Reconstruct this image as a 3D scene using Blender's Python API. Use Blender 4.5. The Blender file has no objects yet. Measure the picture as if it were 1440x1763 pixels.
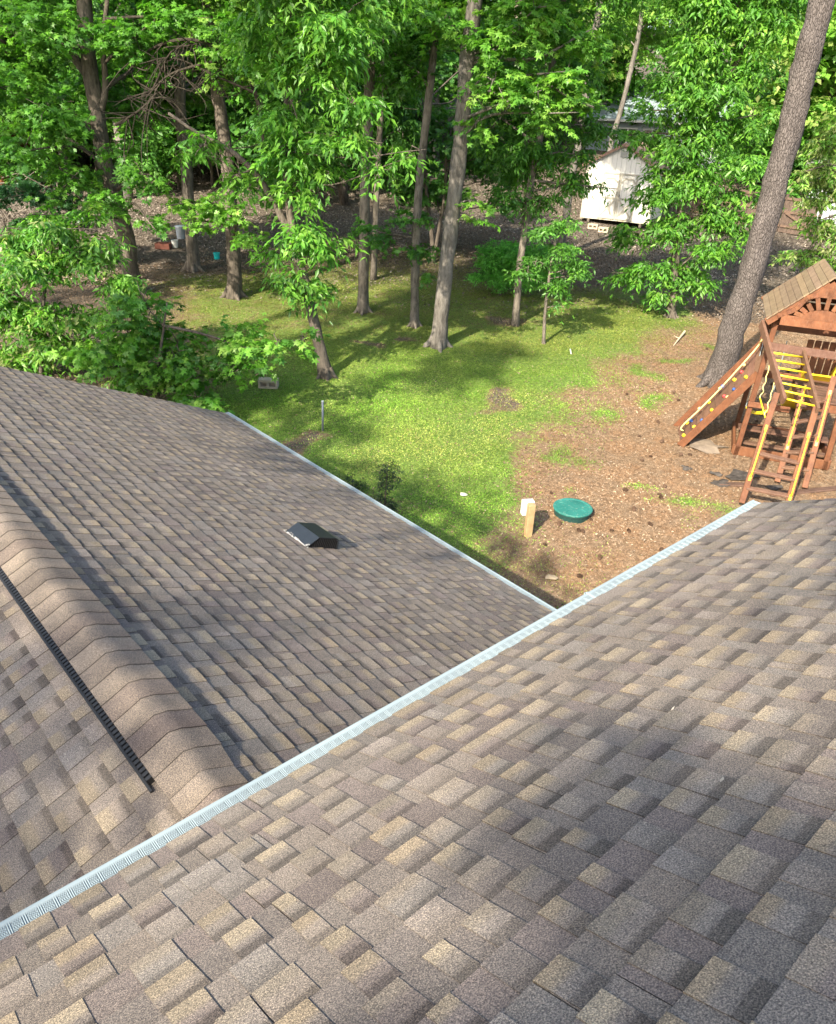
import bpy, math, random
import numpy as np
from mathutils import Vector, Matrix

# ------------------------------------------------------------------ camera, world, sun, exposure
sc = bpy.context.scene
col = sc.collection
R = math.radians
W_PX, H_PX, F_PX = 1440.0, 1763.0, 1331.0
CAM = np.array([0.0, 0.0, 6.0])
_y, _p, _r = 0.74503, 0.49811, -0.05067
_d = np.array([math.sin(_y)*math.cos(_p), math.cos(_y)*math.cos(_p), -math.sin(_p)])
_rt = np.array([math.cos(_y), -math.sin(_y), 0.0]); _dn = np.cross(_d, _rt)
CM = np.array([math.cos(_r)*_rt + math.sin(_r)*_dn, -math.sin(_r)*_rt + math.cos(_r)*_dn, _d])

cam = bpy.data.cameras.new('camera')
cam.sensor_fit = 'VERTICAL'; cam.sensor_height = 24.0
cam.lens = 24.0*F_PX/H_PX
cam.clip_start = 0.05; cam.clip_end = 600
camo = bpy.data.objects.new('camera', cam); col.objects.link(camo)
camo.matrix_world = Matrix(((CM[0][0], -CM[1][0], -CM[2][0], CAM[0]),
                            (CM[0][1], -CM[1][1], -CM[2][1], CAM[1]),
                            (CM[0][2], -CM[1][2], -CM[2][2], CAM[2]),
                            (0, 0, 0, 1)))
sc.camera = camo

SUN_EL, SUN_AZ = R(36.0), R(196.5)          # direction towards the sun: azimuth from +X, counter-clockwise
TO_SUN = np.array([math.cos(SUN_EL)*math.cos(SUN_AZ), math.cos(SUN_EL)*math.sin(SUN_AZ), math.sin(SUN_EL)])
world = bpy.data.worlds.new('World'); sc.world = world; world.use_nodes = True
wn = world.node_tree.nodes; wl = world.node_tree.links
sky = wn.new('ShaderNodeTexSky'); sky.sky_type = 'NISHITA'; sky.sun_disc = False
sky.sun_elevation = SUN_EL; sky.sun_rotation = math.atan2(TO_SUN[0], TO_SUN[1])
sky.air_density = 1.0; sky.dust_density = 2.5; sky.ozone_density = 1.0
bg = wn['Background']; bg.inputs['Strength'].default_value = 0.15
wl.new(sky.outputs[0], bg.inputs['Color'])
sl = bpy.data.lights.new('sun', 'SUN'); sl.energy = 4.8; sl.angle = R(0.8); sl.color = (1.0, 0.90, 0.74)
so = bpy.data.objects.new('sun', sl); col.objects.link(so)
so.rotation_euler = Vector(-TO_SUN).to_track_quat('-Z', 'Y').to_euler()
sc.view_settings.view_transform = 'Standard'
sc.view_settings.look = 'None'
sc.view_settings.exposure = 1.55
sc.view_settings.gamma = 1.0
sc.cycles.max_bounces = 8; sc.cycles.diffuse_bounces = 4; sc.cycles.transmission_bounces = 4
sc.cycles.transparent_max_bounces = 6; sc.cycles.glossy_bounces = 2
sc.cycles.use_denoising = True
sc.cycles.use_adaptive_sampling = True; sc.cycles.adaptive_threshold = 0.01; sc.cycles.adaptive_min_samples = 32
sc.cycles.time_limit = 1000

rng = np.random.default_rng(7)
rnd = random.Random(5)

# ------------------------------------------------------------------ helpers
def nrm(v):
    v = np.asarray(v, float); return v/np.linalg.norm(v)

def ray(x, y):
    return CM.T @ np.array([(x-W_PX/2)/F_PX, (y-H_PX/2)/F_PX, 1.0])

def gz(x, y):
    """height of the yard"""
    x = np.asarray(x, float); y = np.asarray(y, float)
    s = .68*x + .73*y
    z = .15 + .055*(s-10.65) - .055*np.clip(10.2-s, 0, 5)**1.5
    z = z + np.where(s > 36, .07*(s-36), 0)
    return z + .05*np.sin(x*.55+1.3)*np.sin(y*.47+.4)*np.clip((s-11)/6, 0, 1)

def ground(px, py):
    """the point of the yard seen at a pixel of the photograph"""
    d = ray(px, py); k0, k1 = 2.0, 140.0
    for _ in range(60):
        k = .5*(k0+k1); P = CAM+k*d
        if P[2] > gz(P[0], P[1]): k0 = k
        else: k1 = k
    P = CAM+k*d; P[2] = float(gz(P[0], P[1])); return P

FH = nrm([math.sin(_y), math.cos(_y), 0]); RH = nrm([math.cos(_y), -math.sin(_y), 0])
def on_plane(px, py, base, off=0.0):
    """pixel -> point on the upright plane through base that faces the house, pushed `off` metres away"""
    d = ray(px, py); k = ((np.asarray(base)-CAM) @ FH + off)/(d @ FH)
    return CAM+k*d

def tag(o, label=None, cat=None, group=None, kind=None):
    if label: o['label'] = label
    if cat: o['category'] = cat
    if group: o['group'] = group
    if kind: o['kind'] = kind
    return o

def empty(name, loc, label=None, cat=None, group=None):
    o = bpy.data.objects.new(name, None); col.objects.link(o); o.location = [float(c) for c in loc]
    o.empty_display_size = .2
    return tag(o, label, cat, group)

def root_loc(o):
    p = np.zeros(3)
    while o is not None: p = p+np.array(o.location); o = o.parent
    return p

class MB:
    def __init__(s): s.v = []; s.f = []; s.c = []
    def add(s, vs, fs, c=None):
        n = len(s.v); s.v += [tuple(map(float, v)) for v in vs]
        s.f += [tuple(i+n for i in f) for f in fs]
        s.c += [c]*len(fs) if (c is None or not isinstance(c, list)) else c
        return s
    def box(s, o, a, b, c, col_=None):
        """box centred at o with half vectors a,b,c"""
        o, a, b, c = [np.asarray(q, float) for q in (o, a, b, c)]
        vs = [o+i*a+j*b+k*c for i in (-1, 1) for j in (-1, 1) for k in (-1, 1)]
        fs = [(0, 1, 3, 2), (4, 6, 7, 5), (0, 4, 5, 1), (2, 3, 7, 6), (0, 2, 6, 4), (1, 5, 7, 3)]
        if np.dot(np.cross(a, b), c) < 0: fs = [f[::-1] for f in fs]
        return s.add(vs, fs, col_)
    def abox(s, x0, x1, y0, y1, z0, z1, col_=None):
        return s.box(((x0+x1)/2, (y0+y1)/2, (z0+z1)/2), ((x1-x0)/2, 0, 0), (0, (y1-y0)/2, 0), (0, 0, (z1-z0)/2), col_)
    def beam(s, p, q, w, h, up=(0, 0, 1), col_=None):
        p = np.asarray(p, float); q = np.asarray(q, float); d = q-p; L = np.linalg.norm(d); d = d/L
        up = np.asarray(up, float)
        side = np.cross(d, up)
        if np.linalg.norm(side) < 1e-3: side = np.cross(d, (1, 0, 0))
        side = nrm(side); u = np.cross(side, d)
        return s.box((p+q)/2, d*L/2, side*w/2, u*h/2, col_)
    def tube(s, pts, rad, n=10, cap=True, wob=0.0, rg=None, col_=None):
        pts = np.asarray(pts, float); m = len(pts)
        rad = np.broadcast_to(np.asarray(rad, float), (m,))
        t = np.gradient(pts, axis=0); t /= np.linalg.norm(t, axis=1)[:, None]
        ref = np.array([0, 0, 1.0]) if abs(t[0][2]) < .8 else np.array([1.0, 0, 0])
        a = nrm(np.cross(t[0], ref)); vs = []
        ph = np.arange(n)*2*math.pi/n
        for i in range(m):
            a = a - t[i]*(a @ t[i]); a = nrm(a); b = np.cross(t[i], a)
            rr = rad[i]*np.ones(n)
            if wob: rr = rr*(1+wob*(np.sin(ph*3+i*.7)+.6*np.sin(ph*5-i*1.1)))
            vs += list(pts[i] + np.outer(np.cos(ph)*rr, a) + np.outer(np.sin(ph)*rr, b))
        fs = [(i*n+j, i*n+(j+1) % n, (i+1)*n+(j+1) % n, (i+1)*n+j) for i in range(m-1) for j in range(n)]
        if cap:
            fs += [tuple(range(n))[::-1], tuple((m-1)*n+j for j in range(n))]
        return s.add(vs, fs, col_)
    def build(s, name, material, parent=None, smooth=False, bevel=0.0, weld=False):
        me = bpy.data.meshes.new(name)
        base = root_loc(parent) if parent is not None else np.zeros(3)
        me.from_pydata((np.array(s.v)-base).tolist(), [], s.f)
        if True:
            at = me.attributes.new('tint', 'FLOAT_COLOR', 'FACE')
            at.data.foreach_set('color', np.array([(c or (1, 1, 1))+(1.0,) for c in s.c], 'f').ravel())
        me.update()
        if smooth:
            me.polygons.foreach_set('use_smooth', [True]*len(me.polygons))
        o = bpy.data.objects.new(name, me); col.objects.link(o); o.parent = parent
        me.materials.append(material)
        if bevel:
            m = o.modifiers.new('bevel', 'BEVEL'); m.width = bevel; m.segments = 1; m.limit_method = 'ANGLE'
        return o

def quads_obj(name, V, nf, k, material, tint=None, parent=None, tint_rep=1, smooth=False, corner=None):
    """fast mesh: V (N,3) vertices, quads given as index array k (M,4)"""
    me = bpy.data.meshes.new(name)
    base = root_loc(parent) if parent is not None else np.zeros(3)
    V = (np.asarray(V)-base).astype('f'); k = np.asarray(k, dtype=np.int32)
    me.vertices.add(len(V)); me.vertices.foreach_set('co', V.ravel())
    me.loops.add(k.size); me.loops.foreach_set('vertex_index', k.ravel())
    me.polygons.add(len(k)); me.polygons.foreach_set('loop_start', np.arange(len(k), dtype=np.int32)*4)
    if tint is not None:
        at = me.attributes.new('tint', 'FLOAT_COLOR', 'FACE')
        c = np.ones((len(k), 4), 'f'); c[:, :3] = np.repeat(tint, tint_rep, axis=0)
        at.data.foreach_set('color', c.ravel())
    if corner is not None:
        at = me.attributes.new('tint', 'FLOAT_COLOR', 'CORNER')
        c = np.ones((k.size, 4), 'f'); c[:, :3] = corner
        at.data.foreach_set('color', c.ravel())
    if smooth: me.polygons.foreach_set('use_smooth', np.ones(len(k), dtype=bool))
    me.update(calc_edges=True); me.validate()
    o = bpy.data.objects.new(name, me); col.objects.link(o); o.parent = parent
    if material: me.materials.append(material)
    return o

def copy_tree(o, parent=None):
    c = o.copy(); col.objects.link(c); c.parent = parent
    for ch in [q for q in bpy.data.objects if q.parent == o]: copy_tree(ch, c)
    return c

# ------------------------------------------------------------------ materials
class NT:
    def __init__(s, name):
        s.m = bpy.data.materials.new(name); s.m.use_nodes = True
        s.n = s.m.node_tree.nodes; s.l = s.m.node_tree.links
        s.p = s.n['Principled BSDF']; s.out = s.n['Material Output']
    def new(s, t, **kw):
        n = s.n.new(t)
        for k, v in kw.items(): setattr(n, k, v)
        return n
    def obj(s):
        return s.new('ShaderNodeTexCoord').outputs['Object']
    def noise(s, scale, detail=4, rough=.55, vec=None, stretch=None):
        n = s.new('ShaderNodeTexNoise'); n.inputs['Scale'].default_value = scale
        n.inputs['Detail'].default_value = detail; n.inputs['Roughness'].default_value = rough
        v = vec if vec is not None else s.obj()
        if stretch:
            mp = s.new('ShaderNodeMapping'); mp.inputs['Scale'].default_value = stretch
            s.l.new(v, mp.inputs[0]); v = mp.outputs[0]
        s.l.new(v, n.inputs['Vector']); return n.outputs['Fac']
    def ramp(s, fac, stops):
        r = s.new('ShaderNodeValToRGB'); e = r.color_ramp.elements
        while len(e) < len(stops): e.new(.5)
        for q, (p, c) in zip(e, stops): q.position = p; q.color = (*c, 1)
        s.l.new(fac, r.inputs[0]); return r.outputs[0]
    def mix(s, fac, a, b, mode='MIX'):
        m = s.new('ShaderNodeMix', data_type='RGBA', blend_type=mode)
        for sock, v in ((m.inputs[0], fac), (m.inputs[6], a), (m.inputs[7], b)):
            if isinstance(v, (int, float)): sock.default_value = v
            elif isinstance(v, tuple): sock.default_value = (*v, 1)
            else: s.l.new(v, sock)
        return m.outputs[2]
    def math(s, op, a, b=0.0):
        m = s.new('ShaderNodeMath', operation=op)
        for sock, v in zip(m.inputs, (a, b)):
            if isinstance(v, (int, float)): sock.default_value = v
            else: s.l.new(v, sock)
        return m.outputs[0]
    def tint(s):
        a = s.new('ShaderNodeAttribute', attribute_name='tint'); return a.outputs['Color']
    def bump(s, h, strength=.5, dist=.01):
        b = s.new('ShaderNodeBump'); b.inputs['Strength'].default_value = strength; b.inputs['Distance'].default_value = dist
        s.l.new(h, b.inputs['Height']); s.l.new(b.outputs[0], s.p.inputs['Normal'])
    def done(s, colr, rough=.7, spec=.3, metal=0.0):
        if isinstance(colr, tuple): s.p.inputs['Base Color'].default_value = (*colr, 1)
        else: s.l.new(colr, s.p.inputs['Base Color'])
        if isinstance(rough, (int, float)): s.p.inputs['Roughness'].default_value = rough
        else: s.l.new(rough, s.p.inputs['Roughness'])
        s.p.inputs['Specular IOR Level'].default_value = spec; s.p.inputs['Metallic'].default_value = metal
        return s.m

def plain(name, c, rough=.6, spec=.4, metal=0.0, var=.12, scale=6.0):
    t = NT(name); f = t.noise(scale, 5, .6)
    c2 = tuple(min(1, q*(1+var)) for q in c); c1 = tuple(q*(1-var) for q in c)
    t.bump(t.noise(scale*8, 3), .15, .004)
    return t.done(t.ramp(f, [(.3, c1), (.7, c2)]), rough, spec, metal)

def mat_shingle():
    t = NT('asphalt shingle'); o = t.obj()
    g1 = t.noise(260, 2, .6, o); g2 = t.noise(520, 1, .5, o); lf = t.noise(1.3, 4, .6, o); mf = t.noise(9, 3, .6, o)
    gr = t.ramp(g1, [(.30, (.38, .37, .38)), (.5, (.95, .93, .92)), (.66, (1.75, 1.65, 1.5)), (.78, (2.6, 2.45, 2.2))])
    c = t.mix(1.0, t.tint(), gr, 'MULTIPLY')
    c = t.mix(1.0, c, t.ramp(lf, [(.3, (.88, .87, .87)), (.7, (1.1, 1.1, 1.1))]), 'MULTIPLY')
    c = t.mix(1.0, c, t.ramp(mf, [(.3, (.92, .92, .92)), (.7, (1.08, 1.08, 1.08))]), 'MULTIPLY')
    t.bump(t.math('ADD', g1, t.math('MULTIPLY', g2, .5)), .55, .004)
    return t.done(c, .92, .18)

def mat_bark(name, dark, light, scale=9.0, plate=False, stretch=(1, 1, .25), bump=.9, dist=.03, moss=None):
    t = NT(name); o = t.obj()
    f = t.noise(scale, 6, .65, o, stretch); g = t.noise(scale*5, 4, .6, o, stretch)
    h = t.math('ADD', f, t.math('MULTIPLY', g, .4))
    if plate:
        v = t.new('ShaderNodeTexVoronoi', feature='DISTANCE_TO_EDGE'); v.inputs['Scale'].default_value = 30
        mp = t.new('ShaderNodeMapping'); mp.inputs['Scale'].default_value = (1, 1, .34)
        w = t.new('ShaderNodeVectorMath', operation='ADD'); nz = t.new('ShaderNodeTexNoise'); nz.inputs['Scale'].default_value = 7
        t.l.new(o, nz.inputs['Vector'])
        sc_ = t.new('ShaderNodeVectorMath', operation='SCALE'); sc_.inputs['Scale'].default_value = .07
        t.l.new(nz.outputs['Color'], sc_.inputs[0]); t.l.new(o, w.inputs[0]); t.l.new(sc_.outputs[0], w.inputs[1])
        t.l.new(w.outputs[0], mp.inputs[0]); t.l.new(mp.outputs[0], v.inputs['Vector'])
        e = t.ramp(v.outputs['Distance'], [(.0, (.15, .15, .15)), (.10, (.8, .8, .8)), (.3, (1, 1, 1))])
        c = t.mix(e, dark, t.ramp(h, [(.42, tuple(.6*q for q in light)), (.72, light), (.95, tuple(1.45*q for q in light))]))
        hh = t.math('ADD', t.math('MULTIPLY', e, 1.4), h)
        t.bump(hh, bump, dist)
        return t.done(c, .9, .15)
    c = t.ramp(h, [(.45, dark), (.78, light)])
    big = t.noise(1.7, 3, .6, o)
    c = t.mix(1.0, c, t.ramp(big, [(.35, (.75, .75, .75)), (.65, (1.2, 1.2, 1.2))]), 'MULTIPLY')
    t.bump(h, bump, dist)
    return t.done(c, .9, .15)

def mat_leaf(name, trans=.45, gloss=.45):
    t = NT(name); c = t.tint()
    f = t.noise(3.0, 2)
    c = t.mix(1.0, c, t.ramp(f, [(.3, (.82, .85, .8)), (.7, (1.15, 1.12, 1.15))]), 'MULTIPLY')
    t.done(c, .42, gloss)
    tr = t.new('ShaderNodeBsdfTranslucent'); c2 = t.mix(1.0, c, (1.25, 1.5, .6), 'MULTIPLY')
    t.l.new(c2, tr.inputs['Color'])
    mx = t.new('ShaderNodeMixShader'); mx.inputs[0].default_value = trans
    t.l.new(t.p.outputs[0], mx.inputs[1]); t.l.new(tr.outputs[0], mx.inputs[2]); t.l.new(mx.outputs[0], t.out.inputs['Surface'])
    return t.m

def mat_wood(name, dark, light, weather=None, scale=7.0):
    t = NT(name); o = t.obj()
    f = t.noise(scale, 5, .65, o); g = t.noise(scale*9, 4, .6, o, (1, 1, .3))
    c = t.ramp(f, [(.3, dark), (.68, light)])
    if weather: c = t.mix(t.ramp(g, [(.5, (0, 0, 0)), (.75, (.75, .75, .75))]), c, weather)
    c = t.mix(1.0, c, t.tint(), 'MULTIPLY')
    t.bump(g, .35, .006)
    return t.done(c, .68, .3)

def mat_mask_ground():
    t = NT('yard ground'); o = t.obj()
    a = t.new('ShaderNodeAttribute', attribute_name='mask')      # r grass, g pine straw, b leaf litter
    sp = t.new('ShaderNodeSeparateColor'); t.l.new(a.outputs['Color'], sp.inputs[0])
    n1 = t.noise(2.2, 5, .6, o); n2 = t.noise(14, 5, .65, o); n3 = t.noise(60, 4, .7, o); n4 = t.noise(150, 2, .6, o)
    soil = t.ramp(n2, [(.3, (.13, .088, .057)), (.5, (.21, .145, .09)), (.7, (.31, .222, .145))])
    soil = t.mix(1.0, soil, t.ramp(n3, [(.3, (.55, .52, .5)), (.52, (1, 1, 1)), (.72, (1.8, 1.7, 1.5))]), 'MULTIPLY')
    red = t.ramp(n1, [(.42, (1, 1, 1)), (.62, (1.12, 1.0, .9))]); soil = t.mix(1.0, soil, red, 'MULTIPLY')
    grass = t.ramp(n2, [(.28, (.07, .105, .026)), (.5, (.125, .195, .042)), (.72, (.22, .28, .08))])
    grass = t.mix(1.0, grass, t.ramp(n3, [(.3, (.55, .6, .5)), (.55, (1, 1, 1)), (.75, (1.5, 1.4, 1.3))]), 'MULTIPLY')
    lit = t.ramp(n3, [(.28, (.045, .038, .03)), (.48, (.11, .092, .072)), (.62, (.17, .144, .117)), (.75, (.27, .23, .19))])
    lit = t.mix(1.0, lit, t.ramp(n2, [(.3, (.7, .7, .7)), (.7, (1.2, 1.15, 1.1))]), 'MULTIPLY')
    def m(ch, k=.5):
        s_ = t.math('ADD', ch, t.math('MULTIPLY', t.math('SUBTRACT', n2, .5), .9))
        s_ = t.math('ADD', s_, t.math('MULTIPLY', t.math('SUBTRACT', n1, .5), .7))
        return t.ramp(s_, [(.36, (0, 0, 0)), (.62, (1, 1, 1))])
    c = t.mix(m(sp.outputs[0]), soil, grass)
    c = t.mix(m(sp.outputs[2]), c, lit)
    t.bump(t.math('ADD', n3, t.math('MULTIPLY', n4, .5)), .7, .03)
    return t.done(c, .95, .1)

M_SH = mat_shingle()
M_WHITE = plain('white painted aluminium', (.235, .285, .30), .6, .3, var=.04, scale=3)
M_GUARD = NT('gutter guard aluminium'); M_GUARD = M_GUARD.done(M_GUARD.mix(1.0, M_GUARD.tint(), M_GUARD.ramp(M_GUARD.noise(5, 4), [(.3, (.21, .258, .275)), (.7, (.245, .30, .315))]), 'MULTIPLY'), .55, .35)
M_BLACK = plain('black plastic', (.012, .012, .013), .5, .4)
M_SIDING = plain('cream siding', (.4, .38, .33), .6, .3, var=.05)
M_VENT = plain('dark painted steel', (.017, .021, .025), .32, .5, var=.15, scale=14)
M_PINE = mat_bark('pine bark', (.05, .043, .038), (.115, .10, .092), 12, True, bump=.7)
M_BARK = mat_bark('grey brown bark', (.04, .034, .028), (.185, .16, .13), 16)
M_BARK2 = mat_bark('dark bark', (.032, .027, .022), (.135, .113, .09), 16)
M_BARK3 = mat_bark('pale grey bark', (.05, .044, .036), (.165, .15, .13), 16)
M_BARK4 = mat_bark('sunlit pale bark', (.06, .05, .038), (.21, .185, .14), 9)
M_LEAF = mat_leaf('leaf')
M_FAR = mat_leaf('far leaf', .4, .3)
M_CEDAR = mat_wood('stained cedar', (.09, .034, .015), (.18, .072, .032), (.155, .083, .05))
M_CEDARG = mat_wood('weathered cedar', (.085, .044, .027), (.145, .078, .05), (.175, .118, .087))
M_SLAT = mat_wood('sun bleached roof board', (.13, .092, .055), (.21, .152, .095), (.25, .2, .14))
M_TREAT = mat_wood('treated pine', (.27, .175, .085), (.38, .26, .135), None)
M_YEL = plain('yellow plastic', (.78, .56, .02), .4, .5, var=.06)
M_PALEYEL = plain('faded yellow rope', (.72, .6, .22), .6, .3)
M_BLUE = plain('blue plastic', (.03, .09, .3), .4, .5)
M_REDP = plain('red plastic', (.4, .04, .04), .4, .5)
M_TEALP = NT('green polyethylene'); _o = M_TEALP.obj()
M_TEALP = M_TEALP.done(M_TEALP.mix(M_TEALP.ramp(M_TEALP.noise(16, 5, .7, _o), [(.56, (0, 0, 0)), (.74, (.8, .8, .8))]), M_TEALP.ramp(M_TEALP.noise(3, 3, .6, _o), [(.3, (.018, .12, .10)), (.7, (.03, .17, .14))]), (.27, .33, .27)), .55, .3)
M_BLKP = plain('dark green rim', (.012, .045, .04), .5, .4)
M_FABRIC = plain('black landscape fabric', (.028, .026, .025), .8, .2, var=.4)
M_STRAW = NT('litter'); M_STRAW = M_STRAW.done(M_STRAW.tint(), .9, .1)
M_GRASS = mat_leaf('grass blade', .3, .25)

# ------------------------------------------------------------------ yard
def poly_soft(P, poly, soft):
    """signed-distance style soft mask of a polygon, P (N,2)"""
    poly = np.asarray(poly); inside = np.zeros(len(P), bool); dist = np.full(len(P), 1e9)
    n = len(poly)
    for i in range(n):
        a = poly[i]; b = poly[(i+1) % n]
        cond = ((a[1] > P[:, 1]) != (b[1] > P[:, 1]))
        xx = (b[0]-a[0])*(P[:, 1]-a[1])/((b[1]-a[1]) + 1e-12)+a[0]
        inside ^= cond & (P[:, 0] < xx)
        ab = b-a; t = np.clip(((P-a) @ ab)/(ab @ ab), 0, 1)
        dist = np.minimum(dist, np.hypot(*(P-a-t[:, None]*ab).T))
    sd = np.where(inside, dist, -dist)
    return np.clip(.5+sd/soft/2, 0, 1)

def gpoly(pts): return np.array([ground(*p)[:2] for p in pts])

GRASS = gpoly([(330, 760), (380, 640), (520, 560), (620, 545), (900, 560), (1010, 520), (1160, 520), (1190, 560), (1110, 600), (1010, 680),
               (935, 770), (890, 840), (900, 900), (960, 985), (880, 1000), (700, 920), (560, 830)])
MOSS = gpoly([(270, 470), (480, 450), (640, 450), (800, 440), (1000, 480), (1230, 500), (1230, 600), (1100, 620), (900, 600), (600, 600), (300, 690)])
DIRT = gpoly([(905, 830), (960, 760), (1030, 680), (1120, 600), (1240, 560), (1500, 560), (1600, 900), (1300, 1000), (1000, 1100), (950, 990), (905, 900)])
def masks(P):
    P = P + .30*np.stack([np.sin(P[:, 1]*2.1+1.3*np.sin(P[:, 0]*1.7)), np.sin(P[:, 0]*2.3+1.1*np.sin(P[:, 1]*1.9+.7))], 1) + .13*np.stack([np.sin(P[:, 1]*6.1+P[:, 0]*3.3), np.sin(P[:, 0]*5.7-P[:, 1]*4.1)], 1)
    s = .68*P[:, 0]+.73*P[:, 1]
    g = poly_soft(P, GRASS, 1.1); mo = poly_soft(P, MOSS, 1.3); d = poly_soft(P, DIRT, 1.1)
    g = np.maximum(g, .62*mo)
    lit = np.clip((s-21.5)/4, 0, 1)
    g = np.clip(g*(1-.85*d), 0, 1)
    near = np.clip((9.2-s)/1.5, 0, 1)*np.clip((9.0-P[:, 0])/.8, 0, 1)
    g = np.maximum(g, .45*near)
    for (px, py, r_) in [(850, 688, .55), (520, 770, .5), (870, 560, .5), (700, 590, .35), (960, 760, .35), (620, 590, .4)]:
        q = ground(px, py); g = g*(1-.8*np.clip(1.25-np.hypot(P[:, 0]-q[0], (P[:, 1]-q[1]))/r_, 0, 1))
    tuft = np.zeros(len(P))
    for (px, py, r) in [(1190, 880, .55), (1100, 845, .35), (1130, 640, .5), (1010, 850, .2), (1040, 720, .7), (1100, 690, .5), (980, 790, .5), (1160, 620, .4), (1240, 600, .5)]:
        q = ground(px, py); tuft = np.maximum(tuft, np.clip(1.1-np.hypot(P[:, 0]-q[0], P[:, 1]-q[1])/r, 0, 1)*.75)
    g = np.maximum(g, tuft)
    lit = np.maximum(lit*(1-g*.6), np.clip(1-g*1.3-d*1.2, 0, 1))
    return g, d, lit

def grid_ground():
    xs = np.concatenate([np.linspace(-120, -3, 40), np.arange(-2.5, 24, .14), np.linspace(24.5, 140, 60)])
    ys = np.concatenate([np.linspace(-60, 1, 20), np.arange(1.5, 28, .14), np.linspace(28.5, 160, 60)])
    X, Y = np.meshgrid(xs, ys, indexing='ij'); Z = gz(X, Y)
    r2 = np.random.default_rng(3)
    Z = Z + r2.normal(0, .006, Z.shape)
    V = np.stack([X, Y, Z], -1).reshape(-1, 3); n, m = X.shape
    i = np.arange(n-1)[:, None]*m+np.arange(m-1)[None]
    k = np.stack([i, i+m, i+m+1, i+1], -1).reshape(-1, 4)
    o = quads_obj('ground', V, 0, k, mat_mask_ground(), smooth=True)
    g, d, l = masks(V[:, :2])
    at = o.data.attributes.new('mask', 'FLOAT_COLOR', 'POINT')
    c = np.ones((len(V), 4), 'f'); c[:, 0] = g; c[:, 1] = d; c[:, 2] = l
    at.data.foreach_set('color', c.ravel())
    return tag(o, kind='structure')
grid_ground()

def frames(nv, ax):
    """orthonormal leaf frames from normals and tip axes (N,3)"""
    nv = nv/np.linalg.norm(nv, axis=1)[:, None]
    ax = ax-nv*np.sum(nv*ax, 1)[:, None]; ax /= np.linalg.norm(ax, axis=1)[:, None]+1e-9
    return np.cross(ax, nv), ax, nv

def scatter_chips(name, label, cat, n, region, dens, size, cols, tilt, lift, material, narrow=.25, seed=1, dry=None, vary=.32, patch=.13):
    r = np.random.default_rng(seed)
    x0, x1, y0, y1 = region
    P = np.stack([r.uniform(x0, x1, n), r.uniform(y0, y1, n)], 1)
    keep = r.random(n) < dens(P); P = P[keep]; n = len(P)
    L = r.uniform(size[0], size[1], n)[:, None]
    nv = np.stack([r.normal(0, tilt, n), r.normal(0, tilt, n), np.ones(n)], 1); ax = r.normal(0, 1, (n, 3))
    if lift: ax[:, 2] = np.abs(ax[:, 2])*lift
    b, a, c = frames(nv, ax)
    O = np.stack([P[:, 0], P[:, 1], gz(P[:, 0], P[:, 1])+.012], 1)
    w = L*narrow*r.uniform(.6, 1.4, n)[:, None]
    V = np.stack([O-a*L*.5, O+b*w+c*L*.06, O+a*L*.5, O-b*w+c*L*.06], 1).reshape(-1, 3)
    cl = np.array(cols)[r.integers(0, len(cols), n)]*r.uniform(1-vary, 1+vary, n)[:, None]
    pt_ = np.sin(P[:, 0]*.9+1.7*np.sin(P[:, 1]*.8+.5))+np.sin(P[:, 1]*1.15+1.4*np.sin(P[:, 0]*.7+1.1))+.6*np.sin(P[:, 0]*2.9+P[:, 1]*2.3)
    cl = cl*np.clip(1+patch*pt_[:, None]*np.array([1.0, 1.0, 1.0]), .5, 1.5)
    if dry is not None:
        k = dry(P)[:, None]; cl = cl*(1-k)+k*np.array([.42, .44, .12])*r.uniform(.6, 1.35, n)[:, None]  # dry blades and the painted sun patch share this pale yellow
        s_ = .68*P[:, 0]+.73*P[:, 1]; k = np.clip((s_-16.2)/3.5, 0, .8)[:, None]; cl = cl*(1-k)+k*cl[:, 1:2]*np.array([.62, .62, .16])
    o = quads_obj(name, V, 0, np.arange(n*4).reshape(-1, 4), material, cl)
    return tag(o, label, cat, kind='stuff')

def dens_grass(P):
    g, d, l = masks(P)
    nn = .5+.5*np.sin(P[:, 0]*2.1+np.sin(P[:, 1]*1.7)*1.5)*np.sin(P[:, 1]*2.3+np.cos(P[:, 0]*1.3))
    n2 = .5+.5*np.sin(P[:, 0]*5.3+np.sin(P[:, 1]*4.1)*1.7)*np.sin(P[:, 1]*5.9+np.cos(P[:, 0]*3.7)*1.6)
    return np.clip(g*(.15+.75*nn+.45*n2), 0, 1)
def dry_and_sun_grass(P):
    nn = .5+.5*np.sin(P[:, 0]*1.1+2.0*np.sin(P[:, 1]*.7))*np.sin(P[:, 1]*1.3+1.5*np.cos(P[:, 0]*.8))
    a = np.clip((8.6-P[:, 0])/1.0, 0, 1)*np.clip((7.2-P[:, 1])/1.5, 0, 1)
    for (px, py, r_) in [(740, 765, 1.5), (860, 740, 1.3), (650, 790, .9), (900, 690, .9)]:  # sun patches on the lawn, painted as paler and yellower blades
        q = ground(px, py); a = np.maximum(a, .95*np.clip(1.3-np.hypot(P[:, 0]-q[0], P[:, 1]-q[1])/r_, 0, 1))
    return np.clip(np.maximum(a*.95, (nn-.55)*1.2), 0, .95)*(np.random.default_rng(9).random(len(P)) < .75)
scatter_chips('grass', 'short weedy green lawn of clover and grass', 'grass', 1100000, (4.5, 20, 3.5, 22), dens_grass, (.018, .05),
              [(.15, .33, .03), (.19, .37, .035), (.12, .27, .028), (.24, .38, .05), (.28, .36, .08)], .7, 1.1, M_GRASS, .11, 11, dry_and_sun_grass, .32)
def dens_litter(P):
    g, d, l = masks(P); return np.clip(.95*d+.9*l+.22, 0, 1)*(1-.5*g)
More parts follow.
